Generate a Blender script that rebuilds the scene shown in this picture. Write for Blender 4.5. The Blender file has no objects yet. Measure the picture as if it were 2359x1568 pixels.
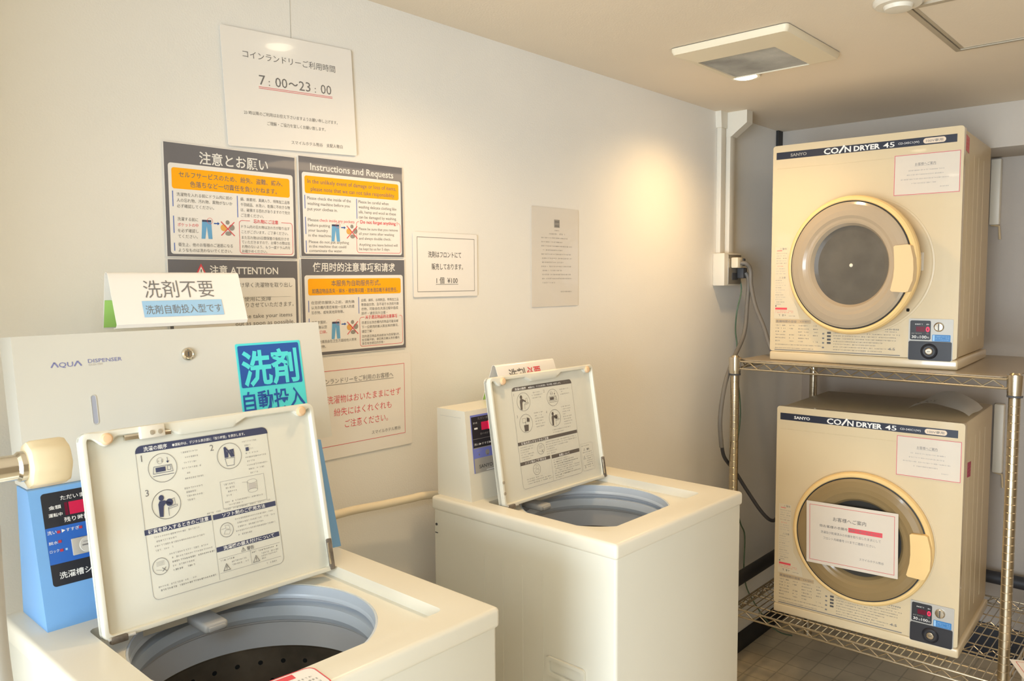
import bpy, bmesh, math, random
from mathutils import Matrix, Vector
random.seed(7)
C = bpy.context.scene.collection
SC = bpy.context.scene
PI = math.pi

# ------------------------------------------------------------------ camera
cd = bpy.data.cameras.new('camera')
cam = bpy.data.objects.new('camera', cd); C.objects.link(cam); SC.camera = cam
cd.sensor_width = 36.0; cd.lens = 1831.93 / 2359 * 36; cd.clip_start = 0.02
YAW, PIT, ROL = 0.7342, 0.0752, -0.0064
fw = Vector((math.cos(YAW)*math.cos(PIT), math.sin(YAW)*math.cos(PIT), -math.sin(PIT)))
rt = Vector((math.sin(YAW), -math.cos(YAW), 0)); up = rt.cross(fw)
rt, up = rt*math.cos(ROL) + up*math.sin(ROL), up*math.cos(ROL) - rt*math.sin(ROL)
m = Matrix((rt, up, -fw)).transposed().to_4x4(); m.translation = (0, -1.53, 1.63)
cam.matrix_world = m

# ------------------------------------------------------------------ world, exposure
w = bpy.data.worlds.new('world'); SC.world = w; w.use_nodes = True
w.node_tree.nodes['Background'].inputs[0].default_value = (0.9, 0.95, 1.0, 1)
w.node_tree.nodes['Background'].inputs[1].default_value = 0.4
vs = SC.view_settings
vs.view_transform = 'Standard'; vs.look = 'None'; vs.gamma = 1; vs.use_curve_mapping = False
vs.exposure = 0.12

# ------------------------------------------------------------------ large area lights
def area(name, loc, rot, sx, sy, power, col, spread=PI):
    l = bpy.data.lights.new(name, 'AREA'); l.shape = 'RECTANGLE'; l.size = sx; l.size_y = sy
    l.energy = power; l.color = col; l.spread = spread
    o = bpy.data.objects.new(name, l); C.objects.link(o); o.location = loc; o.rotation_euler = rot
    return o
# added cool fill light, set in an unseen doorway at the near end
area('doorway_fill', (-3.17, -1.80, 1.1), (0, -PI/2, 0), 2.05, 1.8, 245, (0.76, 0.88, 1.0))
# two added fill lights on the ceiling, out of view
area('fill_lamp_light', (-1.0, -2.0, 2.262), (0, 0, 0), 1.15, 0.26, 17.5, (0.54, 0.79, 1.0))
area('fill_lamp_light', (2.9, -2.3, 2.262), (0, 0, 0), 1.15, 0.26, 6, (1.0, 0.66, 0.34))

# ------------------------------------------------------------------ materials
MATS = {}
def mat(name, col, rough=0.5, metal=0.0, emit=None, es=1.0, noise=None, bump=None, spec=0.5, coat=0.0, trans=0.0, alpha=1.0, ior=1.45):
    if name in MATS: return MATS[name]
    mt = bpy.data.materials.new(name); mt.use_nodes = True
    nt = mt.node_tree; b = nt.nodes['Principled BSDF']
    b.inputs['Base Color'].default_value = (*col, 1); b.inputs['Roughness'].default_value = rough
    b.inputs['Metallic'].default_value = metal; b.inputs['Specular IOR Level'].default_value = spec
    b.inputs['Coat Weight'].default_value = coat; b.inputs['Transmission Weight'].default_value = trans
    b.inputs['Alpha'].default_value = alpha; b.inputs['IOR'].default_value = ior
    if emit:
        b.inputs['Emission Color'].default_value = (*emit, 1); b.inputs['Emission Strength'].default_value = es
    tc = None
    if noise or bump:
        tc = nt.nodes.new('ShaderNodeTexCoord')
    if noise:   # (scale, amount)
        n = nt.nodes.new('ShaderNodeTexNoise'); n.inputs['Scale'].default_value = noise[0]; n.inputs['Detail'].default_value = 4
        nt.links.new(tc.outputs['Object'], n.inputs['Vector'])
        r = nt.nodes.new('ShaderNodeValToRGB')
        a = noise[1]
        r.color_ramp.elements[0].position = 0.3; r.color_ramp.elements[1].position = 0.7
        r.color_ramp.elements[0].color = (*[c*(1-a) for c in col], 1)
        r.color_ramp.elements[1].color = (*[min(1, c*(1+a*0.5)) for c in col], 1)
        nt.links.new(n.outputs['Fac'], r.inputs['Fac']); nt.links.new(r.outputs['Color'], b.inputs['Base Color'])
    if bump:    # (scale, strength)
        n2 = nt.nodes.new('ShaderNodeTexNoise'); n2.inputs['Scale'].default_value = bump[0]; n2.inputs['Detail'].default_value = 3
        nt.links.new(tc.outputs['Object'], n2.inputs['Vector'])
        bp = nt.nodes.new('ShaderNodeBump'); bp.inputs['Strength'].default_value = bump[1]; bp.inputs['Distance'].default_value = 0.002
        nt.links.new(n2.outputs['Fac'], bp.inputs['Height']); nt.links.new(bp.outputs['Normal'], b.inputs['Normal'])
    MATS[name] = mt
    return mt
def s2l(*c):
    return tuple(((v/255)/12.92 if v <= 10 else ((v/255+0.055)/1.055)**2.4) for v in c)

WALL = mat('wall_vinyl', (0.845, 0.82, 0.77), 0.62, noise=(2.5, 0.03), bump=(260, 0.25))
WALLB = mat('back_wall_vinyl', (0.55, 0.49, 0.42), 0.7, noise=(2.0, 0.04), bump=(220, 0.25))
CEIL = mat('ceiling_board', (0.80, 0.695, 0.555), 0.85, noise=(1.6, 0.04), bump=(200, 0.2))
SKIRT = mat('dark_vinyl_skirting', (0.018, 0.018, 0.022), 0.5, noise=(12, 0.2))
IVORY = mat('ivory_plastic', (0.77, 0.725, 0.61), 0.32, noise=(5, 0.02))
IVORY2 = mat('ivory_lid_plastic', (0.71, 0.685, 0.585), 0.38, noise=(4, 0.03))
ENAMEL = mat('ivory_enamel', (0.73, 0.70, 0.60), 0.35, noise=(3, 0.02))
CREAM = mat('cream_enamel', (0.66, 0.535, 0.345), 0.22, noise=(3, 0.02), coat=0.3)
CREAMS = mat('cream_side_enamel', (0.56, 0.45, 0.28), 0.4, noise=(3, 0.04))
BLUE = mat('light_blue_plastic', s2l(118, 168, 220), 0.4, noise=(8, 0.03))
WHITEP = mat('white_paper', (0.84, 0.81, 0.77), 0.6)
LAMID = mat('darker_laminated_notice', (0.68, 0.60, 0.50), 0.25, coat=0.4)  # laminate toned darker than the wall notices
LAMI = mat('laminated_paper', (0.88, 0.84, 0.79), 0.16, coat=0.3)
CLEARM = mat('clear_laminate_margin', (0.80, 0.765, 0.69), 0.12, coat=0.6)
NOTEP = mat('grey_notice_paper', (0.74, 0.69, 0.62), 0.3, coat=0.3)
INK = mat('black_ink', (0.085, 0.08, 0.078), 0.6)
INKG = mat('grey_ink', (0.19, 0.18, 0.175), 0.6)
INKL = mat('faint_grey_ink', (0.36, 0.34, 0.32), 0.6)
INKLL = mat('very_faint_ink', (0.52, 0.48, 0.43), 0.6)
CHAR = mat('charcoal_print', s2l(112, 111, 116), 0.25, coat=0.4)
NAVY = mat('navy_print', s2l(66, 70, 96), 0.5)
DGREY = mat('dark_grey_print', s2l(98, 90, 84), 0.5)
LILAC = mat('lilac_print', s2l(128, 130, 176), 0.5)
RED = mat('red_ink', s2l(222, 76, 86), 0.6)
REDB = mat('red_frame_ink', s2l(205, 92, 92), 0.6)
ORANGE = mat('orange_print', s2l(255, 176, 16), 0.4)
CYAN = mat('cyan_print', s2l(88, 222, 226), 0.4)
ROYAL = mat('royal_blue_print', s2l(42, 88, 168), 0.4)
SKYB = mat('pale_blue_print', s2l(160, 200, 232), 0.5)
GREEN = mat('light_green_print', s2l(176, 222, 120), 0.5)
JEAN = mat('jean_blue_print', s2l(110, 170, 214), 0.5)
TANP = mat('tan_print', s2l(226, 172, 92), 0.5)
GREYP = mat('mid_grey_print', s2l(150, 146, 140), 0.5)
WINK = mat('white_ink', (0.82, 0.80, 0.76), 0.5)
PANELK = mat('black_panel', (0.025, 0.025, 0.03), 0.35)
PANELB = mat('blue_panel', s2l(48, 100, 184), 0.35)
PERI = mat('periwinkle_panel', s2l(120, 128, 200), 0.4)
SILV = mat('silver_panel', (0.50, 0.47, 0.42), 0.35, metal=0.3)
GREYPL = mat('grey_panel_plastic', (0.55, 0.53, 0.48), 0.4)
REDLED = mat('red_led', (0.5, 0.0, 0.03), 0.4, emit=(1.0, 0.02, 0.06), es=1.6)
REDDIM = mat('dim_red_window', (0.13, 0.008, 0.025), 0.25)
REDDOT = mat('red_lamp', (0.45, 0.04, 0.06), 0.4)
CHROME = mat('chrome', (0.72, 0.68, 0.60), 0.16, metal=1.0)
STEEL = mat('plated_steel_wire', (0.62, 0.57, 0.47), 0.25, metal=1.0)
POST = mat('plated_steel_post', (0.57, 0.50, 0.38), 0.28, metal=1.0, noise=(30, 0.15))
DRUM = mat('dark_steel_drum', (0.30, 0.255, 0.20), 0.34, metal=0.75, noise=(14, 0.4))
HOLE = mat('black_hole', (0.006, 0.006, 0.006), 0.9)
TUBG = mat('blue_grey_plastic', (0.58, 0.64, 0.72), 0.3, noise=(6, 0.05))
TUBG2 = mat('grey_plastic_tub', (0.58, 0.59, 0.62), 0.35, noise=(6, 0.05))
GREYD = mat('dark_grey_rubber', (0.06, 0.06, 0.065), 0.6)
PEACH = mat('peach_rubber', s2l(226, 190, 150), 0.6)
YELLOW = mat('aged_ivory_plastic', (0.82, 0.57, 0.25), 0.35, noise=(6, 0.06))
KNOB = mat('ivory_faucet_handle', (0.68, 0.56, 0.36), 0.3)
DOORG = mat('smoked_door_plastic', (0.27, 0.185, 0.085), 0.16, coat=0.15, noise=(4, 0.06))
DOORU = mat('greyish_door_plastic', (0.38, 0.305, 0.215), 0.14, coat=0.3, noise=(4, 0.05))
GLASSD = mat('dark_door_glass', (0.045, 0.042, 0.038), 0.08, coat=0.8)
GLASSU = mat('grey_door_glass', (0.085, 0.078, 0.066), 0.10, coat=0.8, noise=(9, 0.25))
GASKET = mat('black_gasket', (0.02, 0.02, 0.02), 0.5)
WPLAST = mat('white_plastic', (0.72, 0.665, 0.56), 0.4)
GREYC = mat('grey_cable', (0.17, 0.155, 0.135), 0.5)
BLACKC = mat('black_cable', (0.035, 0.035, 0.04), 0.5)
GREENC = mat('green_wire', (0.10, 0.16, 0.10), 0.5)
HOSEW = mat('grey_white_hose', (0.60, 0.60, 0.58), 0.5)
HOSEB = mat('beige_hose', (0.80, 0.69, 0.50), 0.4)
ALU = mat('aluminium_trim', (0.50, 0.44, 0.34), 0.45, metal=0.5)
LINER = mat('shelf_liner', (0.40, 0.33, 0.235), 0.28, noise=(3, 0.1))
MAGENTA = mat('magenta_label', s2l(170, 40, 80), 0.5)
PINKL = mat('pink_label', s2l(210, 110, 110), 0.5)
GRILLE = mat('vent_grille_plastic', (0.44, 0.395, 0.32), 0.6, noise=(7, 0.45))
RUST = mat('rusty_hinge', (0.20, 0.17, 0.14), 0.6, metal=0.3, noise=(60, 0.5))
LAMP = mat('lamp_glow', (1, 0.9, 0.7), 0.5, emit=(1.0, 0.86, 0.62), es=14)
LAMPW = mat('fill_lamp_glow', (1, 0.96, 0.9), 0.5, emit=(1.0, 0.94, 0.84), es=2.0)  # glow of the added fill lamps
BAG = mat('clear_plastic_film', (0.95, 0.93, 0.86), 0.3, alpha=0.6)

# ------------------------------------------------------------------ mesh builder
_tc = {}
def glyphs(s, bold):
    k = (s, bold)
    if k not in _tc:
        cu = bpy.data.curves.new('glyphs', 'FONT'); cu.body = s; cu.resolution_u = 2; cu.offset = bold
        ob = bpy.data.objects.new('glyphs', cu); me = ob.to_mesh()
        vv = [(v.co.x, v.co.y) for v in me.vertices]; ff = [tuple(p.vertices) for p in me.polygons]
        ob.to_mesh_clear(); bpy.data.objects.remove(ob); bpy.data.curves.remove(cu)
        _tc[k] = (vv, ff)
    return _tc[k]
def rrect(x0, x1, y0, y1, r, n=6):
    pts = []
    for cx, cy, a in ((x1-r, y1-r, 0), (x0+r, y1-r, PI/2), (x0+r, y0+r, PI), (x1-r, y0+r, 1.5*PI)):
        for i in range(n+1):
            t = a + i/n*PI/2; pts.append((cx + r*math.cos(t), cy + r*math.sin(t)))
    return pts
def circ(cx, cy, r, n=32, ry=None):
    return [(cx + r*math.cos(2*PI*i/n), cy + (ry or r)*math.sin(2*PI*i/n)) for i in range(n)]
class MB:
    def __init__(s): s.v = []; s.f = []; s.mi = []; s.mats = []; s.M = Matrix()
    def add(s, verts, faces, m_):
        if m_ not in s.mats: s.mats.append(m_)
        k = s.mats.index(m_); b = len(s.v)
        s.v += [tuple(s.M @ Vector(v)) for v in verts]
        s.f += [tuple(b+i for i in f) for f in faces]; s.mi += [k]*len(faces)
        return s
    def box(s, x0, x1, y0, y1, z0, z1, m_, bev=0.0, seg=2):
        bm = bmesh.new(); bmesh.ops.create_cube(bm, size=1)
        for v in bm.verts:
            v.co = Vector((x0 if v.co.x < 0 else x1, y0 if v.co.y < 0 else y1, z0 if v.co.z < 0 else z1))
        if bev > 0: bmesh.ops.bevel(bm, geom=bm.edges[:], offset=bev, segments=seg, profile=0.5, affect='EDGES', clamp_overlap=True)
        return s.bm(bm, m_)
    def bm(s, bm, m_):
        bm.verts.index_update()
        vv = [v.co[:] for v in bm.verts]; ff = [tuple(v.index for v in f.verts) for f in bm.faces]
        bm.free(); return s.add(vv, ff, m_)
    def prism(s, poly, z0, z1, m_, bev=0.0, caps=(1, 1), seg=2):
        n = len(poly); vv = [(p[0], p[1], z0) for p in poly] + [(p[0], p[1], z1) for p in poly]
        ff = [(i, (i+1) % n, n+(i+1) % n, n+i) for i in range(n)]
        if caps[0]: ff.append(tuple(range(n-1, -1, -1)))
        if caps[1]: ff.append(tuple(range(n, 2*n)))
        if bev > 0:
            bm = bmesh.new(); bv = [bm.verts.new(v) for v in vv]
            for f in ff: bm.faces.new([bv[i] for i in f])
            bm.edges.ensure_lookup_table()
            ee = [e for e in bm.edges if len(e.link_faces) == 2 and e.calc_face_angle(0) > 0.6]
            bmesh.ops.bevel(bm, geom=ee, offset=bev, segments=seg, profile=0.5, affect='EDGES', clamp_overlap=True)
            return s.bm(bm, m_)
        return s.add(vv, ff, m_)
    def ring(s, outer, inner, z0, z1, m_):
        n = len(outer)
        vv = [(p[0], p[1], z) for z in (z0, z1) for L in (outer, inner) for p in L]
        o0, i0, o1, i1 = 0, n, 2*n, 3*n; ff = []
        for i in range(n):
            j = (i+1) % n
            ff += [(o0+i, o0+j, o1+j, o1+i), (i0+j, i0+i, i1+i, i1+j), (o1+i, o1+j, i1+j, i1+i), (o0+j, o0+i, i0+i, i0+j)]
        return s.add(vv, ff, m_)
    def flat(s, poly, z, m_):
        return s.add([(p[0], p[1], z) for p in poly], [tuple(range(len(poly)))], m_)
    def rect(s, x0, x1, y0, y1, z, m_): return s.flat([(x0, y0), (x1, y0), (x1, y1), (x0, y1)], z, m_)
    def loop(s, pts, wd, z, m_):           # closed outline of a given width
        n = len(pts); cx = sum(p[0] for p in pts)/n; cy = sum(p[1] for p in pts)/n
        inn = []
        for i in range(n):
            a, b, c = Vector(pts[i-1]), Vector(pts[i]), Vector(pts[(i+1) % n])
            d1 = (b-a).normalized(); d2 = (c-b).normalized(); t = (d1+d2)
            t = t.normalized() if t.length > 1e-6 else d1
            nn = Vector((-t.y, t.x)); k = max(0.4, abs(nn.dot(Vector((-d1.y, d1.x)))))
            inn.append((b + nn*wd/k)[:])
        return s.add([(p[0], p[1], z) for p in pts] + [(p[0], p[1], z) for p in inn],
                     [(i, (i+1) % n, n+(i+1) % n, n+i) for i in range(n)], m_)
    def seg(s, p, q, wd, z, m_):
        p, q = Vector(p), Vector(q); d = (q-p).normalized(); nn = Vector((-d.y, d.x))*wd/2
        return s.flat([(p-nn)[:], (q-nn)[:], (q+nn)[:], (p+nn)[:]], z, m_)
    def lathe(s, prof, mats, n=64, flip=False):
        for k in range(len(prof)-1):
            (r0, z0), (r1, z1) = prof[k], prof[k+1]
            m_ = mats[min(k, len(mats)-1)] if isinstance(mats, (list, tuple)) else mats
            vv = [(r*math.cos(2*PI*i/n), r*math.sin(2*PI*i/n), z) for (r, z) in ((r0, z0), (r1, z1)) for i in range(n)]
            ff = [(i, (i+1) % n, n+(i+1) % n, n+i) for i in range(n)]
            if r0 == 0: ff = [(0, n+(i+1) % n, n+i) for i in range(n)]
            if r1 == 0: ff = [(i, (i+1) % n, n) for i in range(n)]
            s.add(vv, ff, m_)
        return s
    def tube(s, path, r, m_, n=10, closed=False, sub=0):
        P = [Vector(p) for p in path]
        if sub and len(P) > 2:             # Catmull-Rom smoothing
            Q = []
            for i in range(len(P)-1):
                a, b, c, d = P[max(0, i-1)], P[i], P[i+1], P[min(len(P)-1, i+2)]
                for j in range(sub):
                    t = j/sub
                    Q.append(0.5*((2*b) + (c-a)*t + (2*a-5*b+4*c-d)*t*t + (3*b-a-3*c+d)*t**3))
            Q.append(P[-1]); P = Q
        d0 = (P[1]-P[0]).normalized(); u = d0.orthogonal().normalized(); vv = []; k = len(P)
        for i in range(k):
            d = ((P[min(k-1, i+1)] - P[i]).normalized() + (P[i]-P[max(0, i-1)]).normalized())
            d = d.normalized() if d.length > 1e-6 else d0
            u = (u - d*u.dot(d)).normalized(); w_ = d.cross(u)
            rr = r[i*len(r)//k] if isinstance(r, (list, tuple)) else r
            vv += [(P[i] + (u*math.cos(2*PI*j/n) + w_*math.sin(2*PI*j/n))*rr)[:] for j in range(n)]
        ff = [(i*n+j, i*n+(j+1) % n, (i+1)*n+(j+1) % n, (i+1)*n+j) for i in range(k-1) for j in range(n)]
        ff += [tuple(range(n-1, -1, -1)), tuple((k-1)*n+j for j in range(n))]
        return s.add(vv, ff, m_)
    def text(s, t, x, y, h, m_, z=0.0, w=None, al='L', bold=0.0):   # y is the baseline, h the em height
        vv, ff = glyphs(t, bold)
        if not vv: return s
        x0 = min(v[0] for v in vv); x1 = max(v[0] for v in vv)
        sx = (w/(x1-x0)) if w else h
        if al == 'C': ox = x - (x1-x0)*sx/2
        elif al == 'R': ox = x - (x1-x0)*sx
        else: ox = x
        return s.add([(ox + (v[0]-x0)*sx, y + v[1]*h, z) for v in vv], ff, m_)
    def greek(s, x0, x1, y, h, m_, z=0.0, fill=0.72, seed=0):       # a line too small to read
        rnd = random.Random(int((x0*7919 + y*104729 + seed)*1e4)); x = x0
        while x < x1 - h*0.3:
            wd = h*rnd.uniform(0.5, 0.9)
            if rnd.random() < 0.93:
                k = rnd.random()
                if k < 0.5:
                    s.rect(x, min(x1, x+wd), y+h*0.55, y+h*0.72, z, m_); s.rect(x, min(x1, x+wd*0.9), y+h*0.15, y+h*0.3, z, m_)
                    s.rect(x+wd*0.35, x+wd*0.55, y, y+h*0.9, z, m_)
                elif k < 0.8:
                    s.rect(x+wd*0.05, min(x1, x+wd*0.95), y+h*0.4, y+h*0.56, z, m_); s.rect(x+wd*0.1, x+wd*0.28, y+h*0.05, y+h*0.85, z, m_)
                else:
                    s.rect(x+wd*0.1, x+wd*0.9, y+h*0.68, y+h*0.82, z, m_); s.rect(x+wd*0.55, x+wd*0.72, y, y+h*0.75, z, m_)
            x += h*0.98
        return s
    def build(s, name, parent=None, smooth=35):
        me = bpy.data.meshes.new(name); me.from_pydata(s.v, [], s.f)
        for k in s.mats: me.materials.append(k)
        me.polygons.foreach_set('material_index', s.mi)
        if smooth:
            me.polygons.foreach_set('use_smooth', [True]*len(me.polygons)); me.set_sharp_from_angle(angle=math.radians(smooth))
        me.update()
        o = bpy.data.objects.new(name, me); C.objects.link(o)
        if parent: o.parent = parent
        return o
def tag(o, label, cat, group=None, kind=None):
    o['label'] = label; o['category'] = cat
    if group: o['group'] = group
    if kind: o['kind'] = kind
    return o
def thing(name, label, cat, loc, rz=0, group=None):
    o = bpy.data.objects.new(name, None); C.objects.link(o); o.empty_display_size = 0.1
    o.location = loc; o.rotation_euler = (0, 0, rz)
    return tag(o, label, cat, group)
def struct(o): o['kind'] = 'structure'; return o
def cut(o, mb):                                     # boolean difference, applied at once
    c = mb.build('cutter', smooth=0)
    md = o.modifiers.new('cut', 'BOOLEAN'); md.operation = 'DIFFERENCE'; md.solver = 'EXACT'; md.object = c
    c.matrix_world = o.matrix_world
    dg = bpy.context.evaluated_depsgraph_get(); dg.update()
    me = bpy.data.meshes.new_from_object(o.evaluated_get(dg)); o.modifiers.clear()
    old = o.data; o.data = me; bpy.data.meshes.remove(old)
    cm = c.data; bpy.data.objects.remove(c); bpy.data.meshes.remove(cm)
    me.polygons.foreach_set('use_smooth', [True]*len(me.polygons)); me.set_sharp_from_angle(angle=math.radians(35))
def frame(o, ux, v):                                # matrix with columns ux, v, ux x v
    ux = Vector(ux).normalized(); v = Vector(v).normalized(); n = ux.cross(v)
    M = Matrix((ux, v, n)).transposed().to_4x4(); M.translation = o; return M
FR = Matrix(((1, 0, 0, 0), (0, 0, -1, 0), (0, 1, 0, 0), (0, 0, 0, 1)))     # print plane -> upright front (x, -n, y)

# ================================================================== THE ROOM
X0, X1, XB, Y1, HC = -3.20, 3.50, 3.80, -2.95, 2.2857
def wall_box(name, x0, x1, y0, y1, z0, z1, m_):
    return struct(MB().box(x0, x1, y0, y1, z0, z1, m_).build(name, smooth=0))
# floor of small vinyl tiles
FLOOR = mat('vinyl_floor_tiles', (0.3, 0.25, 0.17), 0.45)
nt = FLOOR.node_tree; b = nt.nodes['Principled BSDF']; tc = nt.nodes.new('ShaderNodeTexCoord')
br = nt.nodes.new('ShaderNodeTexBrick'); br.offset = 0.0; br.inputs['Scale'].default_value = 1
br.inputs['Brick Width'].default_value = 0.1; br.inputs['Row Height'].default_value = 0.1
br.inputs['Mortar Size'].default_value = 0.003; br.inputs['Bias'].default_value = 0
br.inputs['Color1'].default_value = (0.86, 0.74, 0.53, 1); br.inputs['Color2'].default_value = (0.80, 0.68, 0.49, 1)
br.inputs['Mortar'].default_value = (0.60, 0.51, 0.36, 1)
ns = nt.nodes.new('ShaderNodeTexNoise'); ns.inputs['Scale'].default_value = 6; ns.inputs['Detail'].default_value = 6
mx = nt.nodes.new('ShaderNodeMixRGB'); mx.blend_type = 'MULTIPLY'; mx.inputs[0].default_value = 0.55
nt.links.new(tc.outputs['Object'], br.inputs['Vector']); nt.links.new(tc.outputs['Object'], ns.inputs['Vector'])
nt.links.new(br.outputs['Color'], mx.inputs[1]); nt.links.new(ns.outputs['Fac'], mx.inputs[2]); nt.links.new(mx.outputs[0], b.inputs['Base Color'])
wall_box('floor', X0-.1, XB+.1, Y1-.1, .1, -.1, 0, FLOOR)
wall_box('ceiling', X0-.1, XB+.1, Y1-.1, .1, HC, HC+.1, CEIL)
wl = MB().box(X0-.1, XB+.1, 0, .1, 0, HC, WALL)
wl.box(0.988, 0.9895, -.0006, .01, 2.0, HC, GREYPL)               # joint of the wall covering
struct(wl.build('wall_left', smooth=0))
wb = MB().box(XB, XB+.1, Y1, 0, 0, HC, mat('recess_wall_shaded', (.42, .365, .31), .7, noise=(2, .04), bump=(220, .25))); struct(wb.build('wall_back', smooth=0))  # shade of the recess put into the colour, darker than the beam
wall_box('wall_right', X0-.1, XB+.1, Y1-.1, Y1, 0, HC, mat('tan_right_wall', (0.34, 0.27, 0.18), .7, noise=(3, .04)))
wf = MB()
wf.box(X0-.1, X0, -.85, 0, 0, HC, WALL); wf.box(X0-.1, X0, Y1, -2.75, 0, HC, WALL); wf.box(X0-.1, X0, -2.75, -.85, 2.15, HC, WALL)
struct(wf.build('wall_front', smooth=0))
struct(MB().box(-.22, -.10, -.40, 0, 0, HC, WALL, .002).build('wall_light_blocker'))     # added unseen wall, keeps doorway light off the left wall
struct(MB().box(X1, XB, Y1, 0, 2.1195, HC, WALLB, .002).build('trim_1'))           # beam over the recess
struct(MB().box(X1-.045, X1-.001, -.012, 0, 2.13, HC, GASKET).build('trim_2'))        # dark strip over the corner gap
struct(MB().box(X0, XB, -.004, 0, 0, .09, SKIRT, .001).build('baseboard_left'))
struct(MB().box(XB-.004, XB, Y1, -.004, 0, .16, SKIRT, .001).build('baseboard_back'))
MB().box(X0-.1, X0-.06, -2.75, -2.69, 0, 2.15, WPLAST).build('door_1')
d1 = bpy.data.objects['door_1']; struct(d1)

# ================================================================== CEILING FITTINGS
for k, (x, y, lab) in enumerate(((2.455, -.335, 'small recessed warm downlight glowing beside the ceiling vent'),
                                 (1.25, -.47, 'recessed warm downlight above the wall of posters'),
                                 (.05, -.47, 'recessed warm downlight above the faucet'))):
    t = thing('downlight', lab, 'light', (x, y, HC), 0, 'recessed downlights along the wall')
    MB().lathe([(.036, 0), (.046, -.001), (.05, -.004), (.047, -.007), (.038, -.006), (.036, 0)], WPLAST, 40).build('trim_ring', t)
    MB().lathe([(.0365, -.002), (.03, -.009), (.018, -.012), (0, -.013)], LAMP, 32).build('lamp', t)
    l = bpy.data.lights.new('downlight_beam', 'SPOT'); l.energy = (18.5, 18, 0.5)[k]; l.color = (1.0, .66, .30) if k == 0 else (1, .70, .38)
    l.spot_size = math.radians(150); l.spot_blend = 1.0; l.shadow_soft_size = .04
    lo = bpy.data.objects.new('downlight_beam', l); C.objects.link(lo); lo.parent = t; lo.location = (0, 0, -.03)

for x, y in ((-1.0, -2.0), (2.9, -2.3)):  # housings added for the two fill lights, out of view
    t = thing('fill_lamp', 'long white fill lamp added on the ceiling behind the photographer, %s' % ('near the doorway' if x < 1 else 'toward the rack'), 'light', (x, y, HC))
    MB().box(-.62, .62, -.16, .16, -.02, 0, WPLAST, .004).build('housing', t)
    MB().box(-.58, .58, -.135, .135, -.0215, -.02, LAMPW).build('diffuser', t)

t = thing('ceiling_vent', 'square cream ceiling vent with a dusty fine grille', 'vent', (2.215, -.485, HC))
fo = rrect(-.187, .187, -.172, .172, .012, 4)
def sc(p, kx, ky=None): return [(a*kx, b_*(ky or kx)) for a, b_ in p]
v = MB()
inn = [(max(-.075, min(.165, a)) if False else a, b_) for a, b_ in rrect(-.085, .160, -.093, .140, .004, 4)]
n = len(fo)
lv = [(fo, -.002), (sc(fo, 1.0), -.010), (sc(fo, .975, .972), -.020), (inn, -.026), (inn, -.022)]
vv = []; ff = []
for p, z in lv: vv += [(a, b_, z) for a, b_ in p]
for k in range(len(lv)-1):
    ff += [(k*n+i, (k+1)*n+i, (k+1)*n+(i+1) % n, k*n+(i+1) % n) for i in range(n)]
v.add(vv, ff, mat('aged_vent_plastic', (.76, .67, .50), .45)).build('frame', t)
g = MB(); g.rect(-.086, .161, -.094, .141, -.0195, GRILLE)
for i in range(62): x = -.083+i*.0039; g.box(x, x+.0013, -.093, .140, -.0225, -.0198, GRILLE)
for i in range(34): y = -.090+i*.0068; g.box(-.084, .159, y, y+.001, -.0222, -.0198, GRILLE)
g.build('grille', t, 0)
t = thing('smoke_detector', 'round white smoke detector at the upper edge of the ceiling', 'detector', (2.055, -.915, HC))
MB().lathe([(.056, 0), (.056, -.008), (.05, -.013), (0, -.014)], WPLAST, 40).build('base', t)
MB().lathe([(.034, -.012), (.03, -.022), (0, -.025)], WPLAST, 32).build('sensor', t)
t = thing('ceiling_hatch', 'square ceiling access hatch with a metal edge trim', 'hatch', (2.36, -1.16, HC))
o_ = rrect(-.25, .25, -.25, .25, .002, 1)
MB().ring(o_, sc(o_, .945), -.006, 0, ALU).build('outer_trim', t)
MB().ring(sc(o_, .935), sc(o_, .90), -.004, 0, ALU).build('inner_trim', t)
MB().box(-.226, .226, -.226, .226, -.003, 0, CEIL).build('panel', t)

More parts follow.
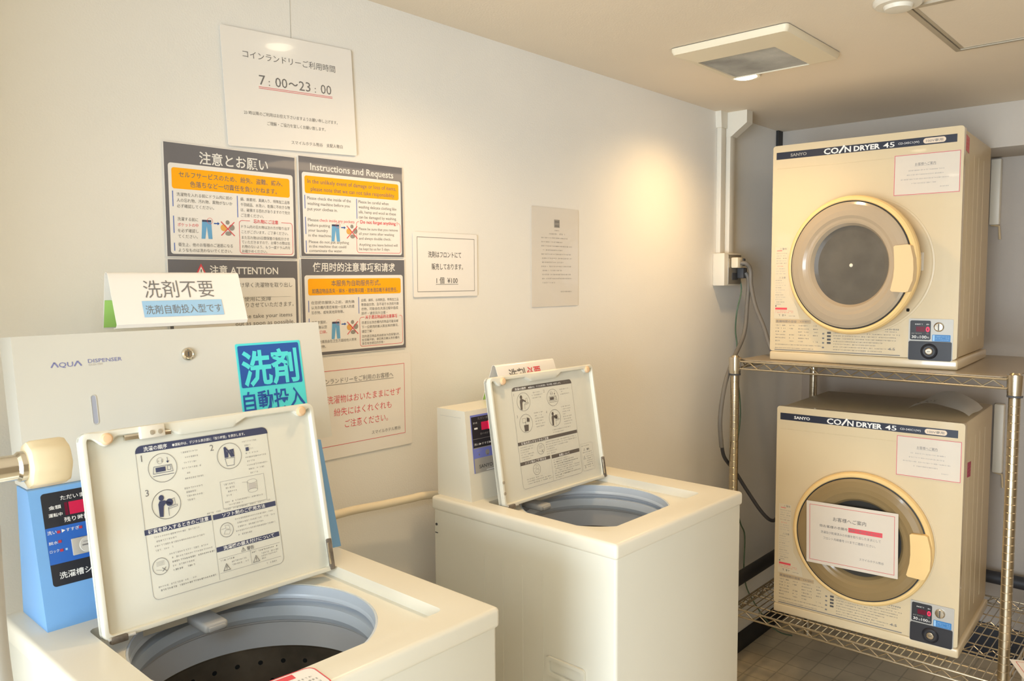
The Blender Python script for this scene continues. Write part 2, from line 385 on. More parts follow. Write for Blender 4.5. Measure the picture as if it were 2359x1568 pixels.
# ================================================================== WASHING MACHINES
def pictures(mb, kind, cx, cy, r, ink, z, el=1.0, fine=False):
    """small line drawings in the ovals of the instruction labels"""
    mb.loop(circ(cx, cy, r, 40, r*el), .0007, z, INKG)
    q = lambda a, b_: (cx + a*r, cy + b_*r)
    if kind == 'coin':
        mb.loop(circ(*q(-.15, .5), r*.22, 20), .0005, z, INKL); mb.greek(cx-.32*r, cx+.05*r, cy+.36*r, r*.26, INKL, z)
        mb.seg(q(.38, .68), q(.38, .38), .0007, z, ink); mb.flat([q(.28, .42), q(.48, .42), q(.38, .26)], z, ink)
        mb.loop([q(-.7, -.35), q(.7, -.35), q(.62, .15), q(-.62, .15)], .0006, z, ink)
        mb.flat([q(-.5, -.25), q(.18, -.25), q(.18, .06), q(-.5, .06)], z, ink)
        mb.loop([q(.3, -.22), q(.55, -.22), q(.55, .08), q(.3, .08)], .0006, z, ink)
        mb.seg(q(-.72, -.5), q(.72, -.5), .0007, z, ink)
    elif kind == 'pour':
        mb.flat([q(-.4, .7), q(-.25, .75), q(-.05, .45), q(.4, .5), q(.4, -.1), q(.1, -.1), q(-.05, .3), q(-.1, -.1), q(-.4, -.1)], z, ink)
        for i in range(3): mb.seg(q(-.2+.2*i, .45), q(0+.2*i, .05), .0007, z, WINK)
        mb.loop([q(-.3, -.75), q(.3, -.75), q(.4, -.15), q(-.4, -.15)], .0006, z, ink)
    elif kind == 'bucket':
        mb.flat([q(-.3, -.8), q(.25, -.8), q(.35, -.15), q(-.35, -.15)], z, ink)
        mb.flat([q(.15, .15), q(.55, .1), q(.6, .45), q(.2, .6)], z, ink)
        mb.loop([q(-.5, .1), q(.0, .1), q(.0, .55), q(-.5, .55)], .0005, z, ink); mb.seg(q(-.1, .2), q(-.05, -.15), .001, z, ink)
    elif kind == 'person':
        mb.flat(circ(*q(-.3, .5), r*.18, 16, r*.2), z, ink)
        mb.flat([q(-.55, -.75), q(-.3, -.8), q(-.2, -.1), q(-.05, .08), q(.3, -.08), q(.38, .05), q(-.1, .3), q(-.45, .3), q(-.55, .1)], z, ink)
        mb.seg(q(.1, -.8), q(.1, -.25), .0006, z, ink); mb.loop([q(.1, -.35), q(.75, -.25), q(.75, -.12), q(.1, -.22)], .0005, z, ink)
        mb.loop([q(.3, -.15), q(.62, -.1), q(.6, .35), q(.36, .3)], .0005, z, ink)
    elif kind == 'load':
        pictures(mb, 'person', cx, cy, r, ink, z, el); mb.flat(circ(*q(.22, .1), r*.25, 16), z, ink)
    elif kind == 'drawer':
        mb.loop([q(-.5, -.5), q(.3, -.65), q(.6, -.1), q(-.2, .05)], .0005, z, INKL); mb.loop([q(-.1, .1), q(.5, 0), q(.4, .6), q(-.2, .7)], .0005, z, INKL)
        mb.seg(q(-.8, .2), q(-.1, .3), .0005, z, INKL)
    elif kind == 'nocoin':
        for i in range(4): mb.seg(q(-.5, .1+.15*i), q(.5, .15+.15*i), .0005, z, INKL)
        mb.seg(q(.15, -.2), q(.65, -.7), .0009, z, INKG); mb.seg(q(.15, -.65), q(.6, -.2), .0009, z, INKG)
        mb.seg(q(-.6, -.3), q(.1, -.5), .0005, z, INKL)
def warn(mb, x, y, h, ink, z):
    mb.loop([(x-h*.55, y), (x+h*.55, y), (x, y+h)], h*.08, z, ink); mb.seg((x, y+h*.3), (x, y+h*.68), h*.1, z, ink); mb.rect(x-h*.05, x+h*.05, y+h*.14, y+h*.24, z, ink)

def label_a(mb):            # instruction label of the near washer
    z = .0003; b_ = .0006
    P = rrect(.0757, .2945, .036, .267, .010)
    P = [(x + (.0 if y > .15 else (.004 if x < .2 else -.004)*(1-y/.15)*0), y) for x, y in P]
    mb.flat(P, .0, NOTEP if False else IVORY2); mb.loop(P, .0006, z, INKL)
    mb.flat([(.0755, .2555), (.2955, .2550)] + [(x, y) for x, y in rrect(.0755, .2955, .24, .2665, .010) if y > .256], z, NAVY)
    mb.text('洗濯の順序', .088, .2578, .0075, WINK, b_, w=.036, bold=.015)
    mb.text('●運転中は、デジタル表示部に「残り時間」を表示します。', .132, .2584, .0052, WINK, b_, w=.122, bold=.01)
    for s_, x, y in (('1', .083, .2425), ('2', .1915, .2415), ('3', .083, .190)): mb.text(s_, x, y, .014, INKG, z)
    pictures(mb, 'coin', .1134, .2285, .0222, NAVY, b_); pictures(mb, 'pour', .2225, .2285, .0212, NAVY, b_)
    pictures(mb, 'load', .1120, .1725, .0222, NAVY, b_)
    for i, (a, c) in enumerate(((.144, .172), (.1465, .172), (.1465, .170), (.143, .174), (.1465, .154), (.1455, .175))): mb.greek(a, c, .245-i*.0082, .0032, INKL, z)
    for i, (a, c) in enumerate(((.2475, .272), (.251, .262), (.252, .267), (.251, .2745), (.250, .287), (.252, .265), (.251, .290), (.253, .283), (.255, .268))): mb.greek(a, c, .2462-i*.0066, .0030, INKL, z)
    mb.rect(.252, .2575, .2315, .2375, b_, NAVY)
    for i, (a, c) in enumerate(((.1425, .171), (.1445, .161), (.1445, .170), (.1445, .156))): mb.greek(a, c, .189-i*.0062, .0034, INKL, z)
    mb.loop([(.2005, .146), (.2785, .146), (.2785, .190), (.2005, .190)], .0005, z, INKL)
    for i, (a, c) in enumerate(((.206, .226), (.209, .226), (.209, .229), (.209, .219))): mb.greek(a, c, .1825-i*.006, .0034, INKL, z)
    for i, (a, c) in enumerate(((.205, .272), (.207, .235))): mb.greek(a, c, .1545-i*.005, .003, INKL, z)
    mb.loop(circ(.2555, .181, .0088, 24, .0035), .0005, z, INKL); mb.rect(.2467, .2473, .166, .181, z, INKL); mb.rect(.2637, .2643, .166, .181, z, INKL)
    mb.loop(circ(.2555, .166, .0088, 24, .0035), .0005, z, INKL); mb.rect(.249, .262, .1685, .1775, z, INKLL); mb.seg((.238, .182), (.248, .181), .0005, z, INKL)
    mb.greek(.173, .2835, .1432, .003, INKL, z)
    mb.rect(.0747, .1788, .1332, .1412, z, NAVY); mb.text('硬貨を投入するときのご注意', .080, .1346, .0068, WINK, b_, w=.094, bold=.015)
    mb.rect(.1818, .2926, .1325, .1405, z, NAVY); mb.text('ソフト剤のご使用方法', .197, .1340, .0068, WINK, b_, w=.076, bold=.015)
    mb.rect(.1808, .2918, .0815, .0892, z, NAVY); mb.text('洗濯機の据え付けについて', .192, .0830, .0066, WINK, b_, w=.090, bold=.015)
    for x in (.1797,): mb.seg((x, .0385), (x, .141), .0005, z, INKL)
    for i, (a, c) in enumerate(((.084, .160), (.087, .122), (.087, .164), (.087, .116))): mb.greek(a, c, .126-i*.0066, .0032, INKL, z)
    pictures(mb, 'nocoin', .0920, .0835, .0125, INKL, b_)
    for i, (a, c) in enumerate(((.107, .170), (.110, .174), (.110, .177), (.110, .143), (.110, .143))): mb.greek(a, c, .0965-i*.0062, .0032, INKG if i in (2, 4) else INKL, z)
    for i, (a, c) in enumerate(((.085, .145), (.088, .176))): mb.greek(a, c, .0525-i*.0055, .0032, INKG if i else INKL, z)
    pictures(mb, 'drawer', .2015, .1125, .0115, INKL, b_)
    for i, (a, c) in enumerate(((.218, .286), (.221, .288), (.221, .267), (.217, .288), (.220, .247))): mb.greek(a, c, .1245-i*.0064, .0032, INKL, z)
    warn(mb, .225, .0725, .007, INKG, z); mb.text('警告', .231, .0730, .0065, INKG, b_, bold=.01)
    mb.seg((.182, .0705), (.2905, .0710), .0005, z, INKL); mb.seg((.2365, .0485), (.2365, .0705), .0005, z, INKL); mb.seg((.182, .0480), (.2895, .0480), .0005, z, INKL)
    mb.greek(.185, .209, .0655, .003, INKG, z); mb.greek(.239, .286, .0655, .003, INKG, z)
    for x in (.1935, .2450): warn(mb, x, .0500, .0115, INKG, b_)
    for i in range(2): mb.greek(.203, .233, .060-i*.005, .003, INKL, z)
    for i, c in enumerate((.286, .285, .262)): mb.greek(.255, c, .060-i*.0042, .003, INKL, z)
    mb.greek(.262, .283, .0415, .0035, INKL, z)

def label_b(mb):            # instruction label of the far washer
    z = .0003; b_ = .0006
    P = rrect(.078, .3070, .028, .2705, .009)
    mb.flat(P, .0, IVORY2); mb.loop(P, .0006, z, INKL)
    mb.flat([(.0800, .2622), (.3068, .2600)] + [(x, y) for x, y in rrect(.0800, .3068, .25, .2710, .009) if y > .262], z, DGREY)
    mb.text('洗濯の順序', .090, .2638, .0062, WINK, b_, w=.040, bold=.015); mb.text('●運転中は、デジタル表示部に「残り時間」を表示します。', .139, .2638, .0052, WINK, b_, w=.125, bold=.012)
    mb.greek(.277, .301, .2645, .004, GREYP, b_)
    for s_, x, y in (('1', .0845, .250), ('2', .193, .2480), ('3', .086, .1975), ('4', .193, .1955)): mb.text(s_, x, y, .010, INKL, z)
    pictures(mb, 'person', .1159, .2338, .0235, DGREY, b_, .95); pictures(mb, 'coin', .2255, .2320, .0225, DGREY, b_, .95)
    pictures(mb, 'bucket', .1155, .1814, .0235, DGREY, b_, .95); pictures(mb, 'load', .2242, .1807, .0225, DGREY, b_, .95)
    for i, (a, c) in enumerate(((.149, .180), (.149, .187), (.149, .183))): mb.greek(a, c, .2505-i*.0066, .0034, INKL, z)
    for i, (a, c) in enumerate(((.256, .292), (.257, .265), (.257, .293))): mb.greek(a, c, .2475-i*.0062, .0034, INKL, z)
    for i, (a, c) in enumerate(((.147, .182), (.150, .177), (.150, .184), (.150, .180), (.150, .187), (.152, .183))): mb.greek(a, c, .2005-i*.0068, .0034, INKL, z)
    for i, (a, c) in enumerate(((.254, .290), (.257, .290), (.257, .290), (.257, .268), (.257, .292), (.257, .288), (.258, .292), (.258, .286))): mb.greek(a, c, .2035-i*.0064, .0032, INKL, z)
    mb.greek(.209, .283, .1505, .003, INKL, z); mb.greek(.211, .255, .1440, .003, INKL, z)
    mb.rect(.0782, .3048, .1316, .1396, z, DGREY); mb.text('硬貨を投入するときのご注意', .090, .1330, .0066, WINK, b_, w=.100, bold=.015)
    for i, c in enumerate((.132, .129, .116, .132, .128, .118)): mb.greek(.085, c, .1245-i*.0058, .0034, INKL, z)
    pictures(mb, 'nocoin', .157, .1135, .0135, INKLL, b_)
    for i, (a, c) in enumerate(((.178, .296), (.178, .299), (.178, .262), (.178, .208), (.178, .218), (.178, .212))): mb.greek(a, c, .1245-i*.0058, .0032, INKL, z)
    mb.rect(.0775, .1874, .0842, .0922, z, DGREY); mb.text('ソフト剤のご使用方法', .094, .0857, .0064, WINK, b_, w=.078, bold=.015)
    mb.rect(.1935, .3044, .0830, .0918, z, DGREY); mb.text('設置について', .222, .0845, .0064, WINK, b_, w=.042, bold=.015)
    pictures(mb, 'drawer', .1335, .0675, .0135, INKLL, b_)
    for i, (a, c) in enumerate(((.094, .152), (.096, .182), (.098, .186))): mb.greek(a, c, .0475-i*.0055, .0034, INKL, z)
    mb.seg((.1905, .03), (.1905, .092), .0005, z, INKL)
    for i, c in enumerate((.263, .280, .295, .272, .298, .297, .270, .300, .232)): mb.greek(.199, c, .0765-i*.0055, .0034, INKG if i in (1, 2, 7) else INKL, z)
    P = rrect(.3113, .3610, .0300, .1000, .003); mb.flat(P, .0001, IVORY2); mb.loop(P, .0005, z, INKLL)
    mb.greek(.315, .350, .0925, .003, INKG, z); warn(mb, .325, .0815, .007, INKL, z); mb.text('警告', .335, .0820, .0055, INKG, b_, bold=.01)
    for i in range(8): mb.greek(.317 if i % 3 == 0 else .331, .356, .0755-i*.0055, .003, INKL if i % 3 else INKG, z)
    warn(mb, .322, .0625, .007, INKL, z); warn(mb, .322, .0365, .007, INKL, z)

def washer(name_label, wx, wy, rz, deck, lid, panel, kind):
    t = thing('washing_machine', name_label, 'washing machine', (wx, wy, 0), rz, 'top loading coin washing machines')
    W, D = .53, .5446
    ca, sa = math.cos(rz), math.sin(rz)
    def loc(x, y): dx, dy = x-wx, y-wy; return (dx*ca + dy*sa, -dx*sa + dy*ca)
    # --- body with the lint drawer grip in its left side
    b_ = MB().prism(rrect(.004, W-.004, -D+.004, -.004, .007, 3), .045, deck-.030, ENAMEL)
    body = b_.build('body', t)
    bpy.context.view_layer.update()
    cut(body, MB().box(-.01, .022, -.371, -.459, .802 if kind == 'far' else .795, .828 if kind == 'far' else .823, ENAMEL, .006))
    cut(body, MB().box(.03, W-.03, -D+.03, -.03, .10, deck+.1, ENAMEL))
    g = MB(); g.M = frame((.0035, 0, 0), (0, -1, 0), (0, 0, 1))
    g.ring(rrect(.364, .466, .793, .834, .008), rrect(.372, .458, .801, .827, .006), 0, .006, ENAMEL); g.build('grip_frame', t)
    g = MB(); g.M = frame((.0042, 0, 0), (0, -1, 0), (0, 0, 1))
    for u in (.175, .232, .291, .350): g.box(u, u+.0022, .12, 1.012, -.001, .0011, ENAMEL)
    g.build('pressed_rib', t)
    g = MB(); g.M = frame((.0040, 0, 0), (0, -1, 0), (0, 0, 1))
    g.prism(circ(.0150, deck-.068, .0032, 14), -.001, .0015, GREYD); g.box(.0105, .0190, deck-.0895, deck-.0875, -.001, .001, GREYD)
    g.build('side_screw', t)
    for x, y in ((.05, -.05), (W-.05, -.05), (.05, -D+.05), (W-.05, -D+.05)):
        f = MB(); f.M = Matrix.Translation((x, y, 0)); f.lathe([(0, 0), (.022, 0), (.020, .03), (.016, .046), (0, .046)], GREYD, 20); f.build('foot', t)
    # --- deck with the lid recess and the tub opening
    dk = MB().box(-.0005, W, -D, .0, deck-.033, deck, IVORY, .008, 4).build('top_deck', t)
    hx, hy = loc(lid[0], lid[1]); lw, lh, lt = lid[3], lid[4], lid[5]
    bpy.context.view_layer.update()
    rc = MB().prism(rrect(hx-.003, hx+lw+.003, hy-.275, hy+.058, .012, 3), deck-.020, deck+.03, IVORY)
    cut(dk, rc)
    cx, cy, R = .2595, -.2956, .1790
    hole = [(cx+R*math.cos(a), cy+R*math.sin(a)) for a in [2*PI*i/72 for i in range(72)]]
    hole = [(x, min(y, hy+.050)) for x, y in hole]
    ded = []
    for p in hole:
        if not ded or (Vector(p)-Vector(ded[-1])).length > 1e-4: ded.append(p)
    cut(dk, MB().prism(ded, deck-.05, deck+.03, IVORY))
    # --- tub, balance ring, drum
    tb = MB(); tb.M = Matrix.Translation((cx, cy, deck))
    tb.lathe([(.1788, -.0335), (.1788, -.0212), (.1755, -.0208), (.1750, -.036), (.174, -.039), (.1735, -.0425), (.187, -.0445), (.188, -.053), (.173, -.0555), (.1715, -.0725),
              (.175, -.081), (.178, -.083), (.1785, -.0855), (.181, -.088), (.181, -.130)],
             [TUBG, TUBG, TUBG, TUBG, TUBG, TUBG2, TUBG2, TUBG, TUBG, TUBG, TUBG2, TUBG2, TUBG2], 96)
    tb.build('balance_ring', t, 50)
    dr = MB(); dr.M = Matrix.Translation((cx, cy, deck))
    dr.lathe([(.181, -.130), (.183, -.134), (.183, -.42), (.15, -.44), (0, -.44)], DRUM, 96)
    dr.lathe([(.13, -.44), (.11, -.425), (.05, -.41), (0, -.40)], TUBG2, 48)
    for row in range(7):
        for k in range(30):
            a = 2*PI*(k + .5*(row % 2))/30; z = -.158 - row*.034
            M0 = dr.M.copy(); dr.M = dr.M @ Matrix.Translation((.1825*math.cos(a), .1825*math.sin(a), z)) @ Matrix.Rotation(a, 4, 'Z') @ Matrix.Rotation(-PI/2, 4, 'Y')
            dr.flat(circ(0, 0, .0042, 10), .0004, HOLE); dr.M = M0
    dr.build('drum', t, 50)
    # --- detergent spout hanging over the opening
    sp = MB(); sx = hx + (.140 if kind == 'near' else .115)
    SPG = mat('grey_spout_plastic', (.36, .36, .36), .4); sp.box(sx, sx+.038, hy-.010, hy+.056, deck-.037, deck-.022, SPG, .005, 3); sp.box(sx+.005, sx+.033, hy-.013, hy-.008, deck-.034, deck-.026, SPG, .002)
    sp.build('detergent_spout', t)
    # --- lid standing open
    M = frame((hx, hy, lid[2]), (1, 0, 0), (0, math.sin(lt), math.cos(lt)))
    li = MB(); li.M = M
    N = 9
    outer = rrect(0, lw, 0, lh, .012, N-1)
    def bump(x):
        e = .0105
        for c0, h0, wd in ((.033*lw/.386, .0125, .020), (.93*lw, .010, .016)):
            d = abs(x-c0)/wd
            if d < 1: e = max(e, .0105 + h0*(.5+.5*math.cos(PI*d)))
        a, c = .315*lw, .66*lw
        if a < x < c: e = max(e, .0105 + .0115*min(1, min(x-a, c-x)/.022))
        return e
    K = 120
    bot = [(x, 0.0) for x in (0.012, lw-.012)]
    def outl(inset):
        pts = []
        r = .012-inset*.6
        # right side up, top leftwards, left side down, bottom
        for i in range(N):
            a = -PI/2 + i/(N-1)*PI/2; pts.append((lw-inset-r + r*math.cos(a), inset + r + r*math.sin(a)))
        for i in range(N):
            a = i/(N-1)*PI/2; pts.append((lw-inset-r + r*math.cos(a), lh-inset-r + r*math.sin(a)))
        for i in range(1, K):
            pts.append((lw-inset-r - (lw-2*inset-2*r)*i/K, lh-inset))
        for i in range(N):
            a = PI/2 + i/(N-1)*PI/2; pts.append((inset+r + r*math.cos(a), lh-inset-r + r*math.sin(a)))
        for i in range(N):
            a = PI + i/(N-1)*PI/2; pts.append((inset+r + r*math.cos(a), inset+r + r*math.sin(a)))
        return pts
    o1 = outl(0); i1 = []
    for x, y in outl(.008):
        if y > lh-.010: y = lh - bump(x)
        i1.append((x, y))
    mid = [((a*.5+c*.5), (b0*.5+d*.5)) for (a, b0), (c, d) in zip(o1, i1)]
    n = len(o1); vv = []; ff = []
    lvls = [(o1, -.018), (o1, -.0035), ([(a*.86+c*.14, b0*.86+d*.14) for (a, b0), (c, d) in zip(o1, i1)], -.0006),
            ([(a*.65+c*.35, b0*.65+d*.35) for (a, b0), (c, d) in zip(o1, i1)], 0), ([(a*.15+c*.85, b0*.15+d*.85) for (a, b0), (c, d) in zip(o1, i1)], -.0006), (i1, -.003), (i1, -.011)]
    for p, z in lvls: vv += [(a, c, z) for a, c in p]
    for k in range(len(lvls)-1): ff += [(k*n+i, k*n+(i+1) % n, (k+1)*n+(i+1) % n, (k+1)*n+i) for i in range(n)]
    li.add(vv, ff, IVORY2 if kind == 'near' else IVORY2)
    li.prism(o1, -.0195, -.010, IVORY2)
    lido = li.build('lid', t)
    lb = MB(); lb.M = M @ Matrix.Translation((0, 0, -.0097)); (label_a if kind == 'near' else label_b)(lb); lb.build('instruction_label', lido, 0)
    for u in ((.0345, .3595) if kind == 'near' else (.0455, .385)):
        bb = MB(); bb.M = M @ Matrix.Translation((u*lw/(.3864 if kind == 'near' else .4136), lh-.0125, 0)); bb.lathe([(.0088, -.002), (.0085, .002), (.006, .0042), (0, .005)], PEACH, 24); bb.build('rubber_bumper', lido)
    hg = MB(); hg.M = M
    hg.box(lw-.012, lw-.002, .002, .056, -.004, .0016, RUST, .002); hg.box(lw-.0125, lw-.0095, .012, .050, 0, .0026, STEEL, .001)
    hg.build('hinge', lido)
    hg = MB(); hg.M = M
    hg.box(.006, .030, -.004, .006, -.004, .006, RUST, .002); hg.tube([(.004, .004, .003), (.040, .002, .003)], .0025, GREYPL); hg.build('hinge', lido)
    if kind == 'near':
        la = MB(); la.M = M
        la.box(.060, .130, lh-.019, lh-.0105, -.007, -.001, CHROME, .001)
        la.build('metal_catch', lido)
        la = MB(); la.M = M; la.box(.0815, .1185, lh-.0205, lh-.001, -.004, .0055, WPLAST, .002)
        lo_ = la.build('catch_block', lido)
        for u in (.098, .110):
            sc_ = MB(); sc_.M = M @ Matrix.Translation((u, lh-.0125, .0055)); sc_.lathe([(.0038, 0), (.0034, .0012), (0, .0016)], ALU, 16); sc_.build('screw', lido)
    else:
        for v_ in (.0593, .0338):
            sc_ = MB(); sc_.M = M @ Matrix.Translation((.005, v_, -.0006)); sc_.lathe([(.0042, 0), (.0036, .0016), (0, .002)], ALU, 16); sc_.build('screw', lido)
    # --- control panel
    px, py = loc(panel[0], panel[1]); pw, ph, pt = panel[2], panel[3], panel[4]
    pm = BLUE if kind == 'near' else IVORY
    ty = py + math.sin(pt)*ph; tz = deck + math.cos(pt)*ph; back = -.012 if kind == 'near' else .0
    pr = MB(); pr.M = Matrix(((0, 0, 1, px), (1, 0, 0, 0), (0, 1, 0, 0), (0, 0, 0, 1)))      # (y,z) profile extruded along x
    pr.prism([(py, deck-.0005), (ty, tz), (back, tz + (.0 if kind == 'near' else 0)), (back, deck-.0005)], 0, pw, pm, .005, seg=3)
    po = pr.build('control_panel', t)
    PM = frame((px, py, deck), (1, 0, 0), (0, math.sin(pt), math.cos(pt)))
    k = MB(); k.M = PM @ Matrix.Translation((0, 0, .0004)); z1, z2 = .0003, .0006
    if kind == 'near':
        k.flat(rrect(.0155, .2300, .0600, .1970, .005), 0, PANELK)
        k.rect(.0157, .2298, .0920, .1455, .00015, PANELB)
        k.text('ただいまの金額', .0415, .1838, .0075, WINK, z1, w=.060, bold=.01)
        k.text('金額', .0240, .1722, .006, WINK, z1, w=.017, bold=.01); k.text('運転中', .0225, .1610, .006, WINK, z1, w=.019, bold=.01)
        k.rect(.0455, .0500, .1600, .1790, z1, REDDIM); k.rect(.0515, .115, .1600, .1790, z1, mat('red_display', (.32, .012, .045), .3, emit=(.7, .01, .06), es=.35))
        k.text('残り時間', .0425, .1505, .0078, WINK, z1, w=.036, bold=.01)
        k.text('洗い', .0175, .1362, .0062, WINK, z1, w=.0125); k.text('▶すすぎ', .0370, .1362, .0058, WINK, z1, w=.0245)
        k.text('脱水', .0175, .1212, .0050, WINK, z1, w=.0125); k.text('ロック', .0175, .1092, .0050, WINK, z1, w=.0125); k.rect(.0385, .0415, .1090, .1120, z1, SKYB)
        for u, v_ in ((.0327, .1374), (.0632, .1378), (.0325, .1233), (.0332, .1102)): k.rect(u-.0022, u+.0022, v_-.0018, v_+.0022, z2, REDDOT)
        k.text('洗濯槽シャワー', .0255, .0702, .0105, WINK, z1, w=.078, bold=.012)
    else:
        k.flat([(.0158, .0640), (.21, .0640), (.21, .201), (.0158, .201)], 0, PERI)
        k.rect(.0175, .21, .1005, .198, .00015, PERI)
        k.rect(.0185, .21, .1040, .1965, z1, PANELK); k.rect(.0187, .21, .1000, .1042+.002, z1, PERI)
        k.rect(.0190, .21, .0995+.022, .1235, .0004, GREYP)
        k.rect(.0180, .21, .0985, .1215, .00045, PERI); k.rect(.0185, .21, .0640, .0985, z1, SILV)
        k.text('ただいまの金額', .040, .1890, .0065, GREYP, z2, w=.060); k.greek(.024, .036, .1795, .005, WINK, z2); k.rect(.026, .037, .1665, .1705, z2, WINK)
        k.rect(.0500, .0735, .1630, .1820, z2, mat('red_display', (.32, .012, .045), .3, emit=(.7, .01, .06), es=.35)); k.rect(.0730, .110, .1630, .1825, z2, REDLED)
        k.greek(.045, .085, .1520, .0055, GREYP, z2); k.rect(.019, .21, .1435, .1443, z2, GREYP)
        k.text('洗い▶すすぎ▶脱水', .022, .1290, .0060, WINK, z2, w=.074)
        k.greek(.029, .045, .1070+.006, .004, INKL, z2); k.flat(circ(.0355, .1085-.002, .0022, 12), z2, INKG); k.flat(circ(.0635, .1085, .0068, 20), z2, GREYP); k.flat(circ(.064, .1005+.003, .0022, 12), .0007, INKG)
        k.text('SANYO', .0325, .0740, .0118, INK, z2, w=.0450, bold=.012); k.rect(.056, .0860, .0665, .0685, z2, WINK)
    k.build('control_label', po, 0)
    if kind == 'near':
        kb = MB(); kb.M = PM; kb.box(.0475, .0900, .0985, .1235, 0, .0025, SILV, .001); kb.M = PM @ Matrix.Translation((.0690, .111, .0025)); kb.lathe([(.0115, 0), (.0110, .0008), (0, .0008)], GREYPL, 32)
        kb.M = PM @ Matrix.Translation((.069, .111, .0037)); kb.rect(-.008, .008, -.001, .001, 0, INKG); kb.rect(-.006, .006, .004, .0055, 0, INKL); kb.build('coin_return', po)
    else:
        sm = MB(); sm.box(px-.0006, px+.001, ty+.012, back-.01, tz-.017, tz-.0162, GREYPL); sm.build('seam', po, 0)
    return t
washer('ivory top loading washer with light blue control panel, lid open, nearest the camera', .3475, -.1664, -.0105, 1.129,
       (.4185, -.3802, 1.1255, .3864, .2965, .2037), (.3745, -.2885, .5055, .2048, .2936), 'near')
washer('ivory top loading washer with ivory control panel, lid open, standing beside the metal rack', 1.2678, -.1191, -.0118, 1.114,
       (1.3159, -.3188, 1.1085, .3950, .3023, .1615), (1.2896, -.2371, .4850, .2127, .1048), 'far')

# sticker on the front rim of the near washer
s = MB(); P = rrect(-.075, .060, -.034, .026, .012); s.M = Matrix.Translation((.506, -.6805, 1.1292)) @ Matrix.Rotation(-.10, 4, 'Z')
s.prism(P, 0, .0006, WHITEP); s.loop(P, .0016, .0009, RED); s.rect(-.066, .030, .010, .022, .0008, RED); s.text('ご注意', -.055, .0115, .009, WINK, .0011, w=.034, bold=.01)
for i in range(3): s.greek(-.06, .05, -.001-i*.009, .005, INKL, .0008)
tag(s.build('sticker', None, 0), 'white sticker with red border on the front rim of the near washer', 'sticker')

# ================================================================== DETERGENT DISPENSER
t = thing('detergent_dispenser', 'wide ivory detergent dispenser box standing on the light blue washer panel', 'dispenser', (.3777, -.2189, 1.3255), -.0105)
DT, DW_, DH_ = .1743, .5367, .2285
p = MB(); p.M = Matrix(((0, 0, 1, 0), (1, 0, 0, 0), (0, 1, 0, 0), (0, 0, 0, 1)))
fy, fz = math.sin(DT)*DH_, math.cos(DT)*DH_
p.prism([(0, 0), (fy, fz), (fy+.058, fz-.004), (.056, 0)], 0, DW_, mat('dispenser_plastic', (.66, .64, .575), .32, noise=(5, .02)), .006, seg=3); p.build('body', t)
DM = frame((0, 0, 0), (1, 0, 0), (0, math.sin(DT), math.cos(DT)))
k = MB(); k.M = DM @ Matrix.Translation((0, 0, .0004))
oy = -.005
# wordmark with the barless A
def barless(x, y, h, wd): k.seg((x, y), (x+wd/2, y+h), .0021, 0, LILAC); k.seg((x+wd, y), (x+wd/2, y+h), .0021, 0, LILAC)
barless(.0500, .1828+oy, .0078, .0100); k.text('QU', .0610, .1826+oy, .0108, LILAC, 0, w=.0205, bold=.006); barless(.0830, .1828+oy, .0078, .0105)
k.text('DISPENSER', .1035, .1862+oy, .0085, LILAC, 0, w=.0520, bold=.004); k.text('CLD-Y03', .1040, .1818+oy, .0045, INKLL, 0, w=.021)
k.build('front_lettering', t, 0)
k = MB(); k.M = DM @ Matrix.Translation((0, 0, .0003))
def q4(u, v): return (u, v)
k.prism(rrect(.3545, .4892, .0560, .1950, .003), 0, .0006, CYAN)
k.prism(rrect(.3575, .4855, .1130, .1918, .004), .0006, .0008, ROYAL); k.loop(rrect(.3575, .4855, .1130, .1918, .004), .0007, .0010, CYAN)
k.text('洗剤', .3625, .1225, .0680, CYAN, .0011, w=.1165, bold=.026)
k.text('自動投入', .3580, .0720, .0400, ROYAL, .0011, w=.1270, bold=.014)
k.build('detergent_sticker', t, 0)['label'] = 'cyan and blue detergent sticker'
k = MB(); k.M = DM @ Matrix.Translation((.2659, .1835, 0)); k.lathe([(.0115, 0), (.0108, .003), (.0085, .0045), (.0068, .0035), (0, .0035)], CHROME, 32); k.rect(-.001, .001, -.004, .004, .0037, GREYD); k.build('lock', t)
k = MB(); k.M = DM; k.ring(rrect(.1008, .1102, .0825, .1300, .0046), rrect(.1020, .1090, .0838, .1288, .0034), -.001, .0008, GREYPL)
k.flat(rrect(.1020, .1090, .0838, .1288, .0034), .0004, mat('level_window', (.40, .42, .50), .15, coat=.6)); k.build('level_window', t)

